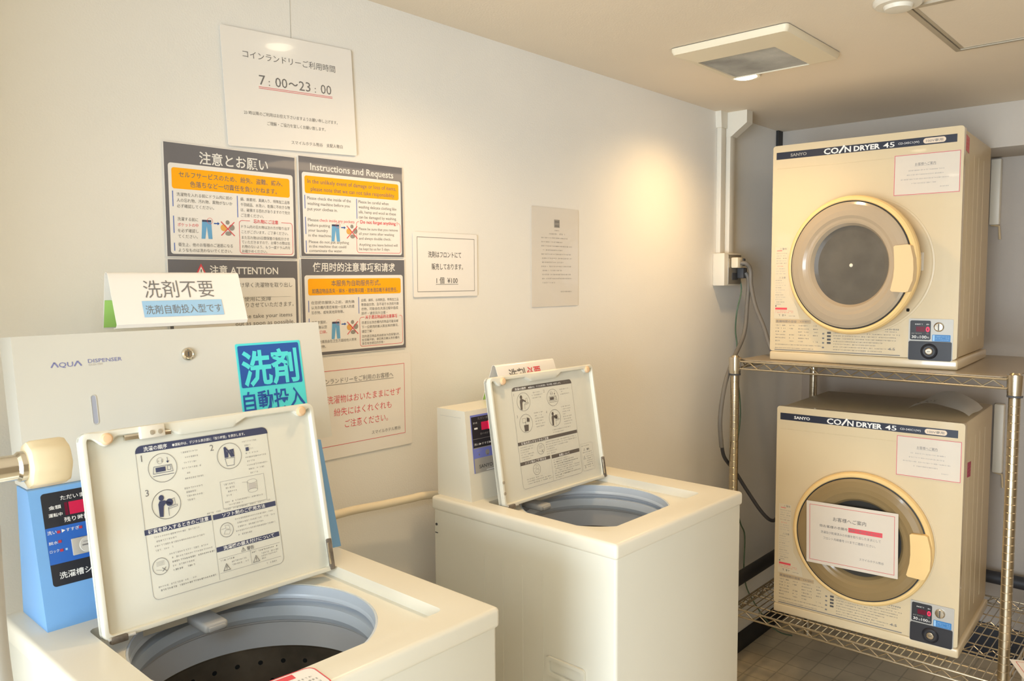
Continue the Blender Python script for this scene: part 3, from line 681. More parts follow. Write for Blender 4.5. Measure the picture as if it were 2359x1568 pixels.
# tent sign on the dispenser
def tent(name, label, x0, x1, yf, yb, z0, z1, front, back_green, lean=.4):
    t_ = MB(); ya = yf + (yb-yf)*lean; th = .0008; L = []
    # cross-section polyline: curled front foot, front face, rounded apex, back face, foot
    prof = [(yf+.012, z0+.001), (yf+.003, z0+.002), (yf-.001, z0+.008)]
    for i in range(1, 8): prof.append((yf-.001 + (ya-.006-yf)*i/8, z0+.008 + (z1-.006-z0-.008)*i/8))
    for i in range(5): a = PI*.85 - i/4*PI*.7; prof.append((ya + .007*math.cos(a), z1-.007 + .007*math.sin(a)))
    for i in range(1, 9): prof.append((ya+.006 + (yb-ya-.006)*i/8, z1-.006 + (z0-z1+.006)*i/8))
    pin = []
    for i in range(len(prof)):
        a = Vector(prof[max(0, i-1)]); c = Vector(prof[min(len(prof)-1, i+1)]); d = (c-a).normalized(); pin.append((prof[i][0]+d.y*th, prof[i][1]-d.x*th))
    n_ = len(prof); poly = prof + pin[::-1]
    N_ = len(poly); vv = [(x, y, z) for x in (x0, x1) for y, z in poly]
    ff = [(i, (i+1) % N_, N_+(i+1) % N_, N_+i) for i in range(N_)] + [(i, i+1, N_-2-i, N_-1-i) for i in range(n_-1)] + [(N_+i+1, N_+i, 2*N_-1-i, 2*N_-2-i) for i in range(n_-1)]
    t_.add(vv, ff, LAMI)
    # printed front
    f0 = Vector((yf-.001, z0+.008)); f1 = Vector((ya-.007, z1-.006)); d = (f1-f0)
    t_.M = frame((x0, f0.x, f0.y), (1, 0, 0), (0, d.x, d.y)) @ Matrix.Translation((0, 0, .0006)); front(t_, x1-x0, d.length); t_.M = Matrix()
    # green band inside the back flap and on its outside
    for (a0, a1) in ((.46, .98),):
        y_a = ya+.006 + (yb-ya-.006)*a0; z_a = z1-.006 + (z0-z1+.006)*a0; y_b = ya+.006 + (yb-ya-.006)*a1; z_b = z1-.006 + (z0-z1+.006)*a1
        t_.add([(x0+.001, y_a-.0014, z_a), (x0+back_green, y_a-.0014, z_a), (x0+back_green, y_b-.0014, z_b), (x0+.001, y_b-.0014, z_b)], [(0, 1, 2, 3)], GREEN)
        t_.add([(x0+.001, y_a+.0006, z_a), (x1-.001, y_a+.0006, z_a), (x1-.001, y_b+.0006, z_b), (x0+.001, y_b+.0006, z_b)], [(0, 1, 2, 3)], GREEN)
    return t_.build(name, None, 40)
def fr1(mb, w_, h_):
    mb.text('洗剤不要', .054, h_*.56, .0350, INKG, 0, w=.125, bold=-.004)
    mb.rect(.047, .190, h_*.13, h_*.47, 0, SKYB); mb.text('洗剤自動投入型です', .051, h_*.205, .0175, INKG, .0003, w=.136, bold=-.003)
ts = tent('tent_sign', '', .532, .766, -.178, -.120, 1.5535, 1.648, fr1, .234, .60)
tag(ts, 'folded white tent sign with a pale blue line standing on the dispenser', 'sign', 'folded tent signs on the washers')
def fr2(mb, w_, h_):
    mb.text('洗剤', .042, h_*.57, .0330, INKG, 0, w=.062, bold=.012); mb.text('必要', .108, h_*.57, .0330, RED, 0, w=.058, bold=.012)
    mb.rect(.03, .18, h_*.1, h_*.4, 0, GREEN)
ts = tent('tent_sign', '', 1.438, 1.668, -.205, -.128, 1.3268, 1.419, fr2, .2, .46)
tag(ts, 'folded white tent sign half hidden behind the raised lid of the far washer', 'sign', 'folded tent signs on the washers')

# ================================================================== PAPERS ON THE WALL
def paper(name, label, x, z, w_, h_, tilt, draw, m_=LAMI, group=None, y=-.0012, curl=0.0):
    mb = MB(); mb.M = Matrix()
    nx = 8; vv = []
    for j in range(2):
        for i in range(nx+1): u = i/nx; vv.append((u*w_, j*h_, curl*math.sin(PI*u)))
    ff = [(i, i+1, nx+2+i, nx+1+i) for i in range(nx)]
    mb.prism(rrect(0, w_, 0, h_, .004, 3), 0, .0006, m_)
    mb.M = Matrix.Translation((0, 0, .0009)); draw(mb, w_, h_)
    o = mb.build(name, None, 0)
    o.matrix_world = Matrix.Translation((x, y, z)) @ Matrix.Rotation(-tilt, 4, 'Y') @ FR
    return tag(o, label, 'sign', group)
def d_hours(mb, w_, h_):
    mb.text('コインランドリーご利用時間', .046, .182, .0165, INKG, 0, w=.228)
    mb.text('7', .080, .1305, .0285, INKG, 0, w=.0145); mb.text(':', .102, .1305, .022, INKG, 0, w=.003); mb.text('00', .118, .1305, .0285, INKG, 0, w=.029)
    mb.text('〜', .150, .1325, .022, INKG, 0, w=.0235, bold=.02); mb.text('23', .176, .1305, .0285, INKG, 0, w=.029); mb.text(':', .216, .1305, .022, INKG, 0, w=.003); mb.text('00', .232, .1305, .0285, INKG, 0, w=.028)
    mb.rect(.078, .262, .1255, .1265, 0, RED); mb.rect(.078, .262, .1225, .1235, 0, RED)
    mb.text('23 時以降のご利用はお控え下さいますようお願い申し上げます。', .040, .067, .0085, INKG, 0, w=.232); mb.text('ご理解・ご協力を宜しくお願い致します。', .092, .0490, .0085, INKG, 0, w=.146)
    mb.text('スマイルホテル熊谷　支配人敬白', .148, .0140, .0088, INKG, 0, w=.134)
paper('notice', 'plain white notice of opening hours high on the wall above the posters', .834, 1.9075, .3215, .2380, .045, d_hours, y=-.004)

def poster_base(mb, w_, h_, head, hh, hx=None, hw=None, al='C', hy=.012):
    mb.rect(.0015, w_-.0015, .0015, h_-.0015, 0, CHAR)
    mb.text(head, hx if hx else w_/2, h_-hh-hy, hh, WINK, .0003, w=hw, al=al, bold=.014)
def trousers(mb, x, y, s):
    mb.flat([(x-.0085*s, y+.012*s), (x+.0085*s, y+.012*s), (x+.010*s, y-.020*s), (x+.0025*s, y-.020*s), (x, y+.003*s), (x-.0035*s, y-.020*s), (x-.0105*s, y-.020*s)], .0006, JEAN)
    mb.rect(x-.0085*s, x+.0085*s, y+.010*s, y+.0135*s, .0008, NAVY); mb.loop(circ(x+.006*s, y+.012*s, .0055*s, 20), .0006, .0009, RED)
    mb.rect(x+.0135*s, x+.0205*s, y+.007*s, y+.009*s, .0006, ROYAL); mb.flat([(x+.0205*s, y+.005*s), (x+.0245*s, y+.008*s), (x+.0205*s, y+.011*s)], .0006, ROYAL)
    cx = x+.040*s
    mb.flat(circ(cx-.008*s, y+.001*s, .006*s, 16), .0006, TANP); mb.flat(circ(cx+.008*s, y+.002*s, .0055*s, 16), .0006, GREYP); mb.flat(circ(cx, y+.011*s, .004*s, 12), .0006, GREYP); mb.flat(circ(cx+.001*s, y-.009*s, .006*s, 16, .004*s), .0006, GREYP)
    mb.seg((cx-.013*s, y+.012*s), (cx+.013*s, y-.013*s), .0016*s, .0009, RED); mb.seg((cx-.013*s, y-.013*s), (cx+.013*s, y+.012*s), .0016*s, .0009, RED)
def lines(mb, rows, x, y, dy, h, m_=INKG, al='L'):
    for i, r in enumerate(rows):
        if isinstance(r, str): mb.text(r, x, y-i*dy, h, m_, .0006, al=al)
        else: mb.text(r[0], x, y-i*dy, h, m_, .0006, w=r[1], al=al)
def bars(mb, items):
    for x, a, c in items: mb.rect(x, x+.0018, a, c, .0006, mats_bar)
mats_bar = mat('bar_blue_print', s2l(96, 120, 196), .5)
def d_jp(mb, w_, h_):
    poster_base(mb, w_, h_, '注意とお願い', .0265, .148, .152, hy=.0085)
    mb.flat(rrect(.0085, w_-.0075, .0065, .1815, .006), .0003, WHITEP); mb.flat(rrect(.0150, w_-.0160, .1325, .1730, .005), .0005, ORANGE)
    mb.text('セルフサービスのため、紛失、盗難、縮み、', w_/2-.002, .1560, .0125, INKG, .0008, w=.228, al='C', bold=.004); mb.text('色落ちなど一切責任を負いかねます。', w_/2+.002, .1385, .0125, INKG, .0008, w=.192, al='C', bold=.004)
    bars(mb, ((.015, .098, .128), (.150, .084, .128), (.015, .047, .080), (.015, .0125, .028)))
    lines(mb, [('洗濯物を入れる前にドラム内に前の', .116), ('人の忘れ物、汚れ物、異物がないか', .116), ('必ず確認してください。', .076)], .0235, .1190, .0112, .0078)
    lines(mb, [('絹、麻素材、真綿入り、特殊加工品等', .116), ('や羽絨品、水洗い、乾燥に不向きな物', .116), ('は、破損する恐れがありますので充分', .116), ('ご注意ください。', .052)], .158, .1190, .0110, .0078)
    lines(mb, [('洗濯する前に', .042)], .0235, .0715, .0112, .0078); lines(mb, [('ポケットの中', .042)], .0235, .0603, .0112, .0078, RED); lines(mb, [('を必ず確認し', .042), ('てください。', .040)], .0235, .0491, .0112, .0078)
    trousers(mb, .083, .060, 1.12)
    lines(mb, [('衛生上、他のお客様のご迷惑になる', .114), ('ようなものは洗わないでください。', .112)], .0235, .0220, .0108, .0078)
    mb.loop(rrect(.1530, w_-.0110, .0095, .0785, .007), .0010, .0006, RED); mb.rect(.178, .252, .0765, .0800, .0007, WHITEP); mb.text('忘れ物にご注意', .215, .0745, .0088, RED, .0009, w=.058, al='C', bold=.012)
    lines(mb, [('ドラム内の忘れ物は次の方が取り出す', .114), ('ことがございます。ご了承ください。', .110)], .158, .0630, .0108, .0074)
    lines(mb, [('また忘れ物は5日間保管の後処分させ', .112), ('ていただきますので、お帰りの際は忘', .114), ('れ物のないよう、もう一度ドラム内を', .114), ('お確かめください。', .058)], .158, .0405, .0094, .0074)
paper('poster', 'dark framed poster of cautions in Japanese, upper left of the poster block', .6995, 1.6795, .2905, .2215, .0, d_jp, y=-.002, group='dark framed laundry posters')
def d_en(mb, w_, h_):
    poster_base(mb, w_, h_, 'Instructions and Requests', .0215, .149, .236, hy=.0080)
    mb.flat(rrect(.0085, w_-.0075, .0065, .1860, .006), .0003, WHITEP); mb.flat(rrect(.0150, w_-.0145, .1400, .1785, .005), .0005, ORANGE)
    mb.text('In the unlikely event of damage or loss of items,', w_/2, .1625, .0135, INKG, .0008, w=.252, al='C'); mb.text('please note that we can not take responsibility.', w_/2+.002, .1460, .0135, INKG, .0008, w=.240, al='C')
    bars(mb, ((.0135, .106, .136), (.154, .090, .136), (.0135, .050, .088), (.0135, .010, .036)))
    lines(mb, [('Please check the inside of the', .118), ('washing machine before you', .114), ('put your clothes in.', .080)], .0205, .1265, .0118, .0098)
    lines(mb, [('Please be careful when', .090), ('washing delicate clothing like', .114), ('silk, hemp and wool as these', .112), ('can be damaged by washing.', .114)], .160, .1265, .0118, .0098)
    lines(mb, [('Please', .028)], .0205, .0790, .0118, .0092); mb.text('check inside any pockets', .0510, .0790, .0092, RED, .0006, w=.096)
    lines(mb, [('before putting', .058), ('your laundry', .052), ('in the machine.', .062)], .0205, .0672, .0112, .0092)
    trousers(mb, .0935, .0585, 1.15)
    lines(mb, [('Please do not put anything', .108), ('in the machine that could', .100), ('contaminate the water.', .090)], .0215, .0305, .0098, .0090)
    mb.loop(rrect(.1520, w_-.0110, .0105, .0840, .007), .0010, .0006, RED); mb.rect(.160, .278, .0820, .0860, .0007, WHITEP); mb.text('Do not forget anything !', .164, .0795, .0110, RED, .0009, w=.112, bold=.012)
    lines(mb, [('Please be sure that you remove', .118), ('all your items after washing', .106), ('and always double check.', .096)], .159, .0640, .0112, .0088); lines(mb, [('Anything you leave behind will', .116), ('be kept by us for 5 days.', .092)], .159, .0270, .0100, .0088)
paper('poster', 'dark framed poster headed Instructions and Requests in English', .9985, 1.6855, .2965, .2215, .008, d_en, y=-.002, group='dark framed laundry posters')
def d_at(mb, w_, h_):
    mb.rect(.0015, w_-.0015, .0015, h_-.0015, 0, CHAR); mb.flat(rrect(.0085, w_-.0075, .0085, .1800, .006), .0003, WHITEP)
    mb.flat([(.056, .1855), (.080, .1855), (.068, .2090)], .0003, RED); mb.flat([(.0605, .1880), (.0755, .1880), (.068, .2030)], .0005, WHITEP); mb.text('!', .068, .1885, .013, INK, .0008, al='C', bold=.02)
    mb.text('注意 ATTENTION', .0860, .1880, .0205, WINK, .0003, w=.155, bold=.014)
    lines(mb, [('できるだけ早く洗濯物を取り出し', .170), ('てください。', .060)], .105, .1610, .0160, .0112); mb.rect(.085, .270, .1400, .1560, .0009, WHITEP)
    lines(mb, [('他のお客様のご使用に支障', .150), ('がある場合お預かりさせていただきます。', .205)], .072, .1320, .0128, .0112)
    lines(mb, [('Please take your items', .135), ('out as soon as possible.', .140)], .138, .0960, .0150, .0125); lines(mb, [('If left, we will keep them at the', .186), ('front desk.', .070)], .087, .0640, .0150, .0125)
paper('poster', 'dark framed attention poster partly hidden behind the dispenser and its tent sign', .6995, 1.4590, .2905, .2180, .0, d_at, y=-.002, group='dark framed laundry posters')
def d_cn(mb, w_, h_):
    poster_base(mb, w_, h_, '使用时的注意事项和请求', .0220, .149, .236, hy=.0060)
    mb.flat(rrect(.0085, w_-.0075, .0085, .1825, .006), .0003, WHITEP); mb.flat(rrect(.0170, w_-.0145, .1375, .1750, .005), .0005, ORANGE)
    mb.text('本服务为自助服务形式。', .150, .1585, .0150, INKG, .0008, w=.142, al='C', bold=.004); mb.text('如遇店物品丢失・掉水・褪色等问题・恕本酒店概不承担责任。', .150, .1425, .0115, INKG, .0008, w=.246, al='C', bold=.004)
    bars(mb, ((.0165, .100, .126), (.154, .092, .131), (.0165, .056, .086)))
    lines(mb, [('在您把衣服放入之前，请先确', .118), ('认洗衣槽内是否有前一位客人的遗', .118), ('忘衣物、或有其他异物等。', .088)], .0240, .1180, .0112, .0078)
    lines(mb, [('丝绸、麻料、丝绵制品、特殊加工品', .114), ('等高级衣物、及不适于水洗和干燥', .114), ('衣物、可能会在洗涤过程中造成', .112), ('损坏・请您另外注意・', .078)], .162, .1200, .0104, .0078)
    lines(mb, [('在洗衣服前，', .040), ('请先确认您', .040)], .0240, .0735, .0112, .0078); lines(mb, [('的口袋。', .028)], .036, .0511, .0112, .0078, RED)
    trousers(mb, .0885, .0600, 1.18)
    lines(mb, [('请勿清洗会在卫生方面给他人带来', .112), ('的衣物。', .026)], .0340, .0290, .0112, .0078)
    mb.loop(rrect(.1560, w_-.0110, .0135, .0835, .007), .0010, .0006, RED); mb.rect(.170, .278, .0815, .0855, .0007, WHITEP); mb.text('关于遗忘物品的注意事项', .173, .0790, .0092, RED, .0009, w=.098, bold=.01)
    lines(mb, [('您遗忘在洗衣槽内的物品可能会被', .112), ('下一位使用的客人取出来的情况、', .112), ('请您了解・', .034)], .162, .0670, .0104, .0074); lines(mb, [('您的遗忘物品将由前台为您保管5天、', .116), ('在您离开前、请您再次确认洗衣槽内', .114), ('是否有您遗忘的衣物・', .068)], .162, .0345, .0085, .0070)
paper('poster', 'dark framed poster headed in Chinese, lower right of the poster block', .9980, 1.4620, .2985, .2205, .004, d_cn, y=-.002, group='dark framed laundry posters')
def d_red(mb, w_, h_):
    mb.loop([(.020, .030), (w_-.022, .030), (w_-.022, .206), (.020, .206)], .0011, 0, RED)
    mb.text('コインランドリーをご利用のお客様へ', .040, .176, .0140, INKG, 0, w=.225); mb.rect(.040, .266, .1722, .1732, 0, INKG)
    mb.text('洗濯物はおいたままにせず', .070, .130, .0205, RED, 0, w=.218, bold=-.004); mb.text('紛失にはくれぐれも', .088, .100, .0205, RED, 0, w=.170, bold=-.004); mb.text('ご注意ください。', .118, .070, .0205, RED, 0, w=.128, bold=-.004)
    mb.text('スマイルホテル熊谷', .196, .042, .0100, INKG, 0, w=.090)
paper('notice', 'white notice with large red writing low on the wall, between the two washers', .988, 1.2200, .3230, .2320, .0, d_red, y=-.002)
def d_front(mb, w_, h_):
    mb.loop([(.013, .013), (w_-.011, .013), (w_-.011, h_-.012), (.013, h_-.012)], .0013, 0, INKG)
    mb.text('洗剤はフロントにて', .050, .1020, .0175, INK, 0, w=.118, bold=.006); mb.text('販売しております。', .062, .0710, .0175, INK, 0, w=.112, bold=.006)
    mb.text('1 個  ¥100', .078, .0350, .0185, INK, 0, w=.076, bold=.004); mb.rect(.076, .156, .0312, .0322, 0, INK)
paper('notice', 'small white notice with a thin black frame alone to the right of the posters', 1.3230, 1.5895, .2290, .1645, .0, d_front, y=-.003)
def d_faint(mb, w_, h_):
    mb.rect(.106, .132, .238, .262, 0, GREYP); mb.rect(.109, .129, .2535, .2570, .0003, INKG); mb.rect(.109, .129, .2415, .2445, .0003, INKG); mb.greek(.108, .132, .2275, .004, INKL, 0)
    mb.greek(.082, .158, .2160, .0056, INKL, 0)
    for i, (a, c) in enumerate(((.045, .170), (.045, .148), (.045, .192), (.052, .145), (.045, .190), (.048, .192), (.048, .152), (.045, .190), (.050, .142), (.048, .188), (.048, .192), (.048, .108))):
        mb.greek(a, c, .2040-i*.0122, .0046, INKL, 0)
    mb.greek(.136, .190, .0420, .0044, INKL, 0)
    for x, z_ in ((.043, .139), (.104, .142)): mb.flat(circ(x, z_, .002, 8), .0004, WHITEP)
paper('notice', 'faint greyish notice in small print alone on the wall left of the conduit', 1.7805, 1.5510, .2260, .2970, .0, d_faint, m_=NOTEP, y=-.0015)

# ================================================================== PIPES AND HOSES BY THE WASHERS
h = MB().tube([(.70, -.10, 1.085), (.86, -.07, 1.100), (1.053, -.05, 1.1045), (1.178, -.05, 1.0985), (1.262, -.055, 1.0965), (1.30, -.06, 1.0965), (1.40, -.09, 1.09)], .0098, HOSEB, 14, sub=6)
tag(h.build('drain_hose'), 'beige hose running along the wall between the two washers', 'hose')
t = thing('faucet', 'chrome faucet with an ivory fluted handle at the left edge', 'faucet', (.165, -.594, 0), 0)
MB().tube([(0, 0, 0), (0, 0, 1.50)], .011, CHROME, 16).build('standpipe', t)
k = MB(); k.M = Matrix.Translation((0, 0, 1.4385)) @ Matrix.Rotation(PI/2, 4, 'Y')
k.lathe([(0, -.016), (.016, -.016), (.018, 0), (.016, .03), (.0155, .07), (.0135, .075), (.0135, .095), (.016, .098), (.016, .104), (0, .104)], CHROME, 28); k.build('valve_body', t)
k = MB(); k.M = Matrix.Translation((.104, 0, 1.4385)) @ Matrix.Rotation(PI/2, 4, 'Y')
fl = lambda r, n_=8: [(r*(1+.03*math.cos(n_*a))*math.cos(a), r*(1+.03*math.cos(n_*a))*math.sin(a)) for a in [2*PI*i/96 for i in range(96)]]
pr_ = [(.019, 0), (.0235, .002), (.0250, .006), (.0250, .034), (.0236, .0385), (.017, .0410), (.010, .0415)]
n = 96; vv = []; ff = []
for r_, z_ in pr_: vv += [(a, c, z_) for a, c in fl(r_)]
for j in range(len(pr_)-1): ff += [(j*n+i, j*n+(i+1) % n, (j+1)*n+(i+1) % n, (j+1)*n+i) for i in range(n)]
ff += [tuple(range(n-1, -1, -1)), tuple((len(pr_)-1)*n+i for i in range(n))]
k.add(vv, ff, KNOB).build('handle', t)
k = MB().tube([(.045, 0, 1.4385), (.052, -.012, 1.425), (.056, -.014, 1.405), (.056, -.014, 1.386)], .011, CHROME, 16, sub=4); k.build('spout', t)
h = MB().tube([(.221, -.608, 1.385), (.221, -.609, 1.33), (.2225, -.61, 1.25), (.229, -.612, 1.16), (.242, -.61, 1.02), (.256, -.6, .85), (.262, -.56, .4), (.262, -.5, .12), (.28, -.4, .022), (.30, -.2, .022)], .0185, HOSEW, 18, sub=6)
tag(h.build('water_hose'), 'thick grey white hose hanging below the faucet at the left edge', 'hose')

# ================================================================== OUTLET, CONDUIT, CABLES
t = thing('cable_conduit', 'pair of white cable conduits running down the wall from the ceiling', 'conduit', (2.95, 0, 1.733))
MB().box(-.043, -.004, -.020, 0, .0, .50, WPLAST, .003).build('narrow_duct', t)
MB().box(.001, .044, -.036, 0, .0, .47, WPLAST, .003).build('wide_duct', t)
MB().prism([(-.050, .49), (-.004, .49), (-.002, .515), (-.002, .5527), (-.056, .5527)], 0, .024, WPLAST, .003).build('duct_elbow', t).matrix_local = FR
k = MB(); k.M = Matrix(((0, 0, 1, 0), (1, 0, 0, 0), (0, 1, 0, 0), (0, 0, 0, 1)))
k.prism([(0, .458), (-.040, .458), (-.105, .505), (-.105, .5527), (0, .5527)], -.001, .048, WPLAST, .003); k.build('duct_elbow', t)
t = thing('outlet_box', 'white surface mounted outlet box with a metal plate below the conduit', 'outlet', (2.887, 0, 1.604))
MB().box(0, .146, -.050, 0, 0, .129, WPLAST, .004).build('housing', t)
MB().box(.030, .140, -.052, -.050, .006, .123, mat('outlet_plate', (.45, .41, .34), .35, metal=.7), .001).build('metal_plate', t)
k = MB()
for z_ in (.035, .085): k.box(.060, .108, -.0545, -.052, z_-.012, z_+.016, GREYD, .002)
k.build('socket', t)
t = thing('power_cord', 'grey power cord plugged into the outlet and drooping to the upper dryer', 'cord', (2.955, -.054, 1.694))
MB().box(-.022, .022, -.030, 0, -.020, .022, mat('ivory_plug', (.74, .66, .50), .4), .005).build('plug', t)
MB().box(.020, .040, -.034, -.004, -.012, .018, GREYD, .004).build('plug_collar', t)
MB().tube([(.0, -.03, 0), (.012, -.050, -.004), (.030, -.058, -.03), (.030, -.062, -.09), (.022, -.085, -.17), (.012, -.125, -.25), (.0, -.160, -.33), (.03, -.165, -.352), (.12, -.150, -.345), (.60, -.12, -.33), (.64, -.16, -.25)], .0085, GREYC, 12, sub=6).build('cable', t)
k = MB()
for z_ in (-.115, -.275): k.box(.0, .03, -.13+(.05 if z_ > -.2 else -.05), -.10+(.05 if z_ > -.2 else -.05), z_, z_+.006, GREYD)
t = thing('power_cord', 'long power cord hanging from the outlet down along the rack post to the lower dryer', 'cord', (3.005, -.054, 1.655))
MB().box(-.018, .018, -.028, 0, -.022, .020, GREYD, .004).build('plug', t)
MB().tube([(0, -.028, 0), (.004, -.040, -.03), (-.006, -.04, -.12), (-.050, -.05, -.24), (-.155, -.06, -.33), (-.235, -.066, -.42), (-.272, -.066, -.55), (-.265, -.070, -.66)], .0085, GREYC, 12, sub=6).build('sheathed_cable', t)
MB().tube([(-.267, -.070, -.63), (-.24, -.068, -.70), (-.19, -.09, -.765), (-.165, -.13, -.84), (-.140, -.18, -.92), (-.10, -.205, -.955), (0, -.20, -.95), (.45, -.18, -.95), (.52, -.20, -.93)], .007, BLACKC, 12, sub=6).build('black_cable', t)
g = MB().tube([(3.030, -.046, 1.630), (3.026, -.055, 1.58), (3.00, -.05, 1.50), (3.03, -.03, 1.42), (3.045, -.03, 1.36), (3.04, -.03, 1.27), (3.075, -.03, 1.15), (3.085, -.03, 1.05), (3.055, -.03, .93), (3.03, -.03, .84), (3.045, -.03, .72), (3.10, -.03, .60), (3.145, -.03, .53), (3.145, -.03, .36), (3.18, -.05, .25), (3.3, -.1, .09), (3.45, -.12, .012)], .003, GREENC, 8, sub=5)
tag(g.build('earth_wire'), 'thin green earth wire hanging from the outlet down the wall', 'wire')
h = MB().tube([(1.86, -.068, .385), (2.6, -.068, .388), (3.3, -.068, .392), (3.60, -.068, .392), (3.69, -.085, .391), (3.73, -.16, .390), (3.735, -.30, .389), (3.735, -1.1, .385), (3.735, -2.2, .38)], .026, BLACKC, 16, sub=5)
tag(h.build('pipe'), 'thick black pipe running low along the wall and round the corner behind the rack', 'pipe')

# ================================================================== METAL RACK
RX0, RX1, RY0, RY1 = 2.778, 3.545, -.155, -1.062
t = thing('wire_rack', 'chrome wire shelving rack holding the two dryers', 'rack', (RX0, RY0, 0))
LX, LY = RX1-RX0, RY1-RY0
for x, y in ((0, 0), (0, LY), (LX, 0), (LX, LY)):
    k = MB(); k.M = Matrix.Translation((x, y, 0))
    prof = [(0, 0), (.018, 0), (.0165, .02)]
    z_ = .02
    while z_ < 1.30: prof += [(.0165, z_), (.0165, z_+.022), (.0158, z_+.0228), (.0158, z_+.0242), (.0165, z_+.025)]; z_ += .025
    prof += [(.0165, 1.338), (.012, 1.344), (0, 1.344)]
    k.lathe(prof, POST, 20); po = k.build('post', t)
    for zz in (1.3255, .3650):
        k = MB(); k.M = Matrix.Translation((x, y, zz)); k.lathe([(.0165, -.050), (.0205, -.050), (.0215, -.038), (.0235, .012), (.0165, .012)], CHROME, 24)
        k.lathe([(.0165, -.056), (.0212, -.056), (.0215, -.050), (.0165, -.050)], GREYD, 24); k.build('collar', po)
def truss(mb, a, b_, z_, n_):
    a, b_ = Vector(a), Vector(b_)
    for dz in (0, -.0275): mb.tube([a+Vector((0, 0, z_+dz)), b_+Vector((0, 0, z_+dz))], .0038, STEEL, 8)
    P = []
    for i in range(2*n_+1): q = a + (b_-a)*(.02 + .96*i/(2*n_)); P.append((q.x, q.y, z_-.004 - (.020 if i % 2 == 0 else 0)))
    mb.tube(P, .0026, STEEL, 6)
for zz, nm in ((1.3222, 'upper'), (.3690, 'lower')):
    sh = MB(); z_ = zz
    n_ = 38
    for i in range(n_): y = LY*(i+.5)/n_; sh.tube([(.002, y, z_+.001), (LX-.002, y, z_+.001)], .0018, STEEL, 6)
    for x in (.07, .17, .27, .37, .47, .57, .67): sh.tube([(x, 0, z_-.0030), (x, LY, z_-.0030)], .0026, STEEL, 6)
    for x in (.255, .51): sh.tube([(x, 0, z_-.0275), (x, LY, z_-.0275)], .0030, STEEL, 6)
    for x in (.255, .51):
        P = [(x, LY*(.02+.96*i/30), z_-.0045-(.02 if i % 2 else 0)) for i in range(31)]; sh.tube(P, .002, STEEL, 6)
    so = sh.build('wire_shelf', t)
    for a, b_, k_ in (((0, -.012, 0), (0, LY+.012, 0), 15), ((LX, -.012, 0), (LX, LY+.012, 0), 15), ((.012, 0, 0), (LX-.012, 0, 0), 12), ((.012, LY, 0), (LX-.012, LY, 0), 12)):
        tr = MB(); truss(tr, a, b_, z_, k_); tr.build('truss_edge', so)
a_, b_, c_, d_ = RX0+.006, RX1-.006, RY1+.006, RY0-.006; q_ = .035
ln = MB().prism([(a_+q_, c_), (b_-q_, c_), (b_, c_+q_), (b_, d_-q_), (b_-q_, d_), (a_+q_, d_), (a_, d_-q_), (a_, c_+q_)], 1.3260, 1.3286, LINER)
tag(ln.build('shelf_liner'), 'brown smooth liner sheet covering the upper rack shelf', 'liner')

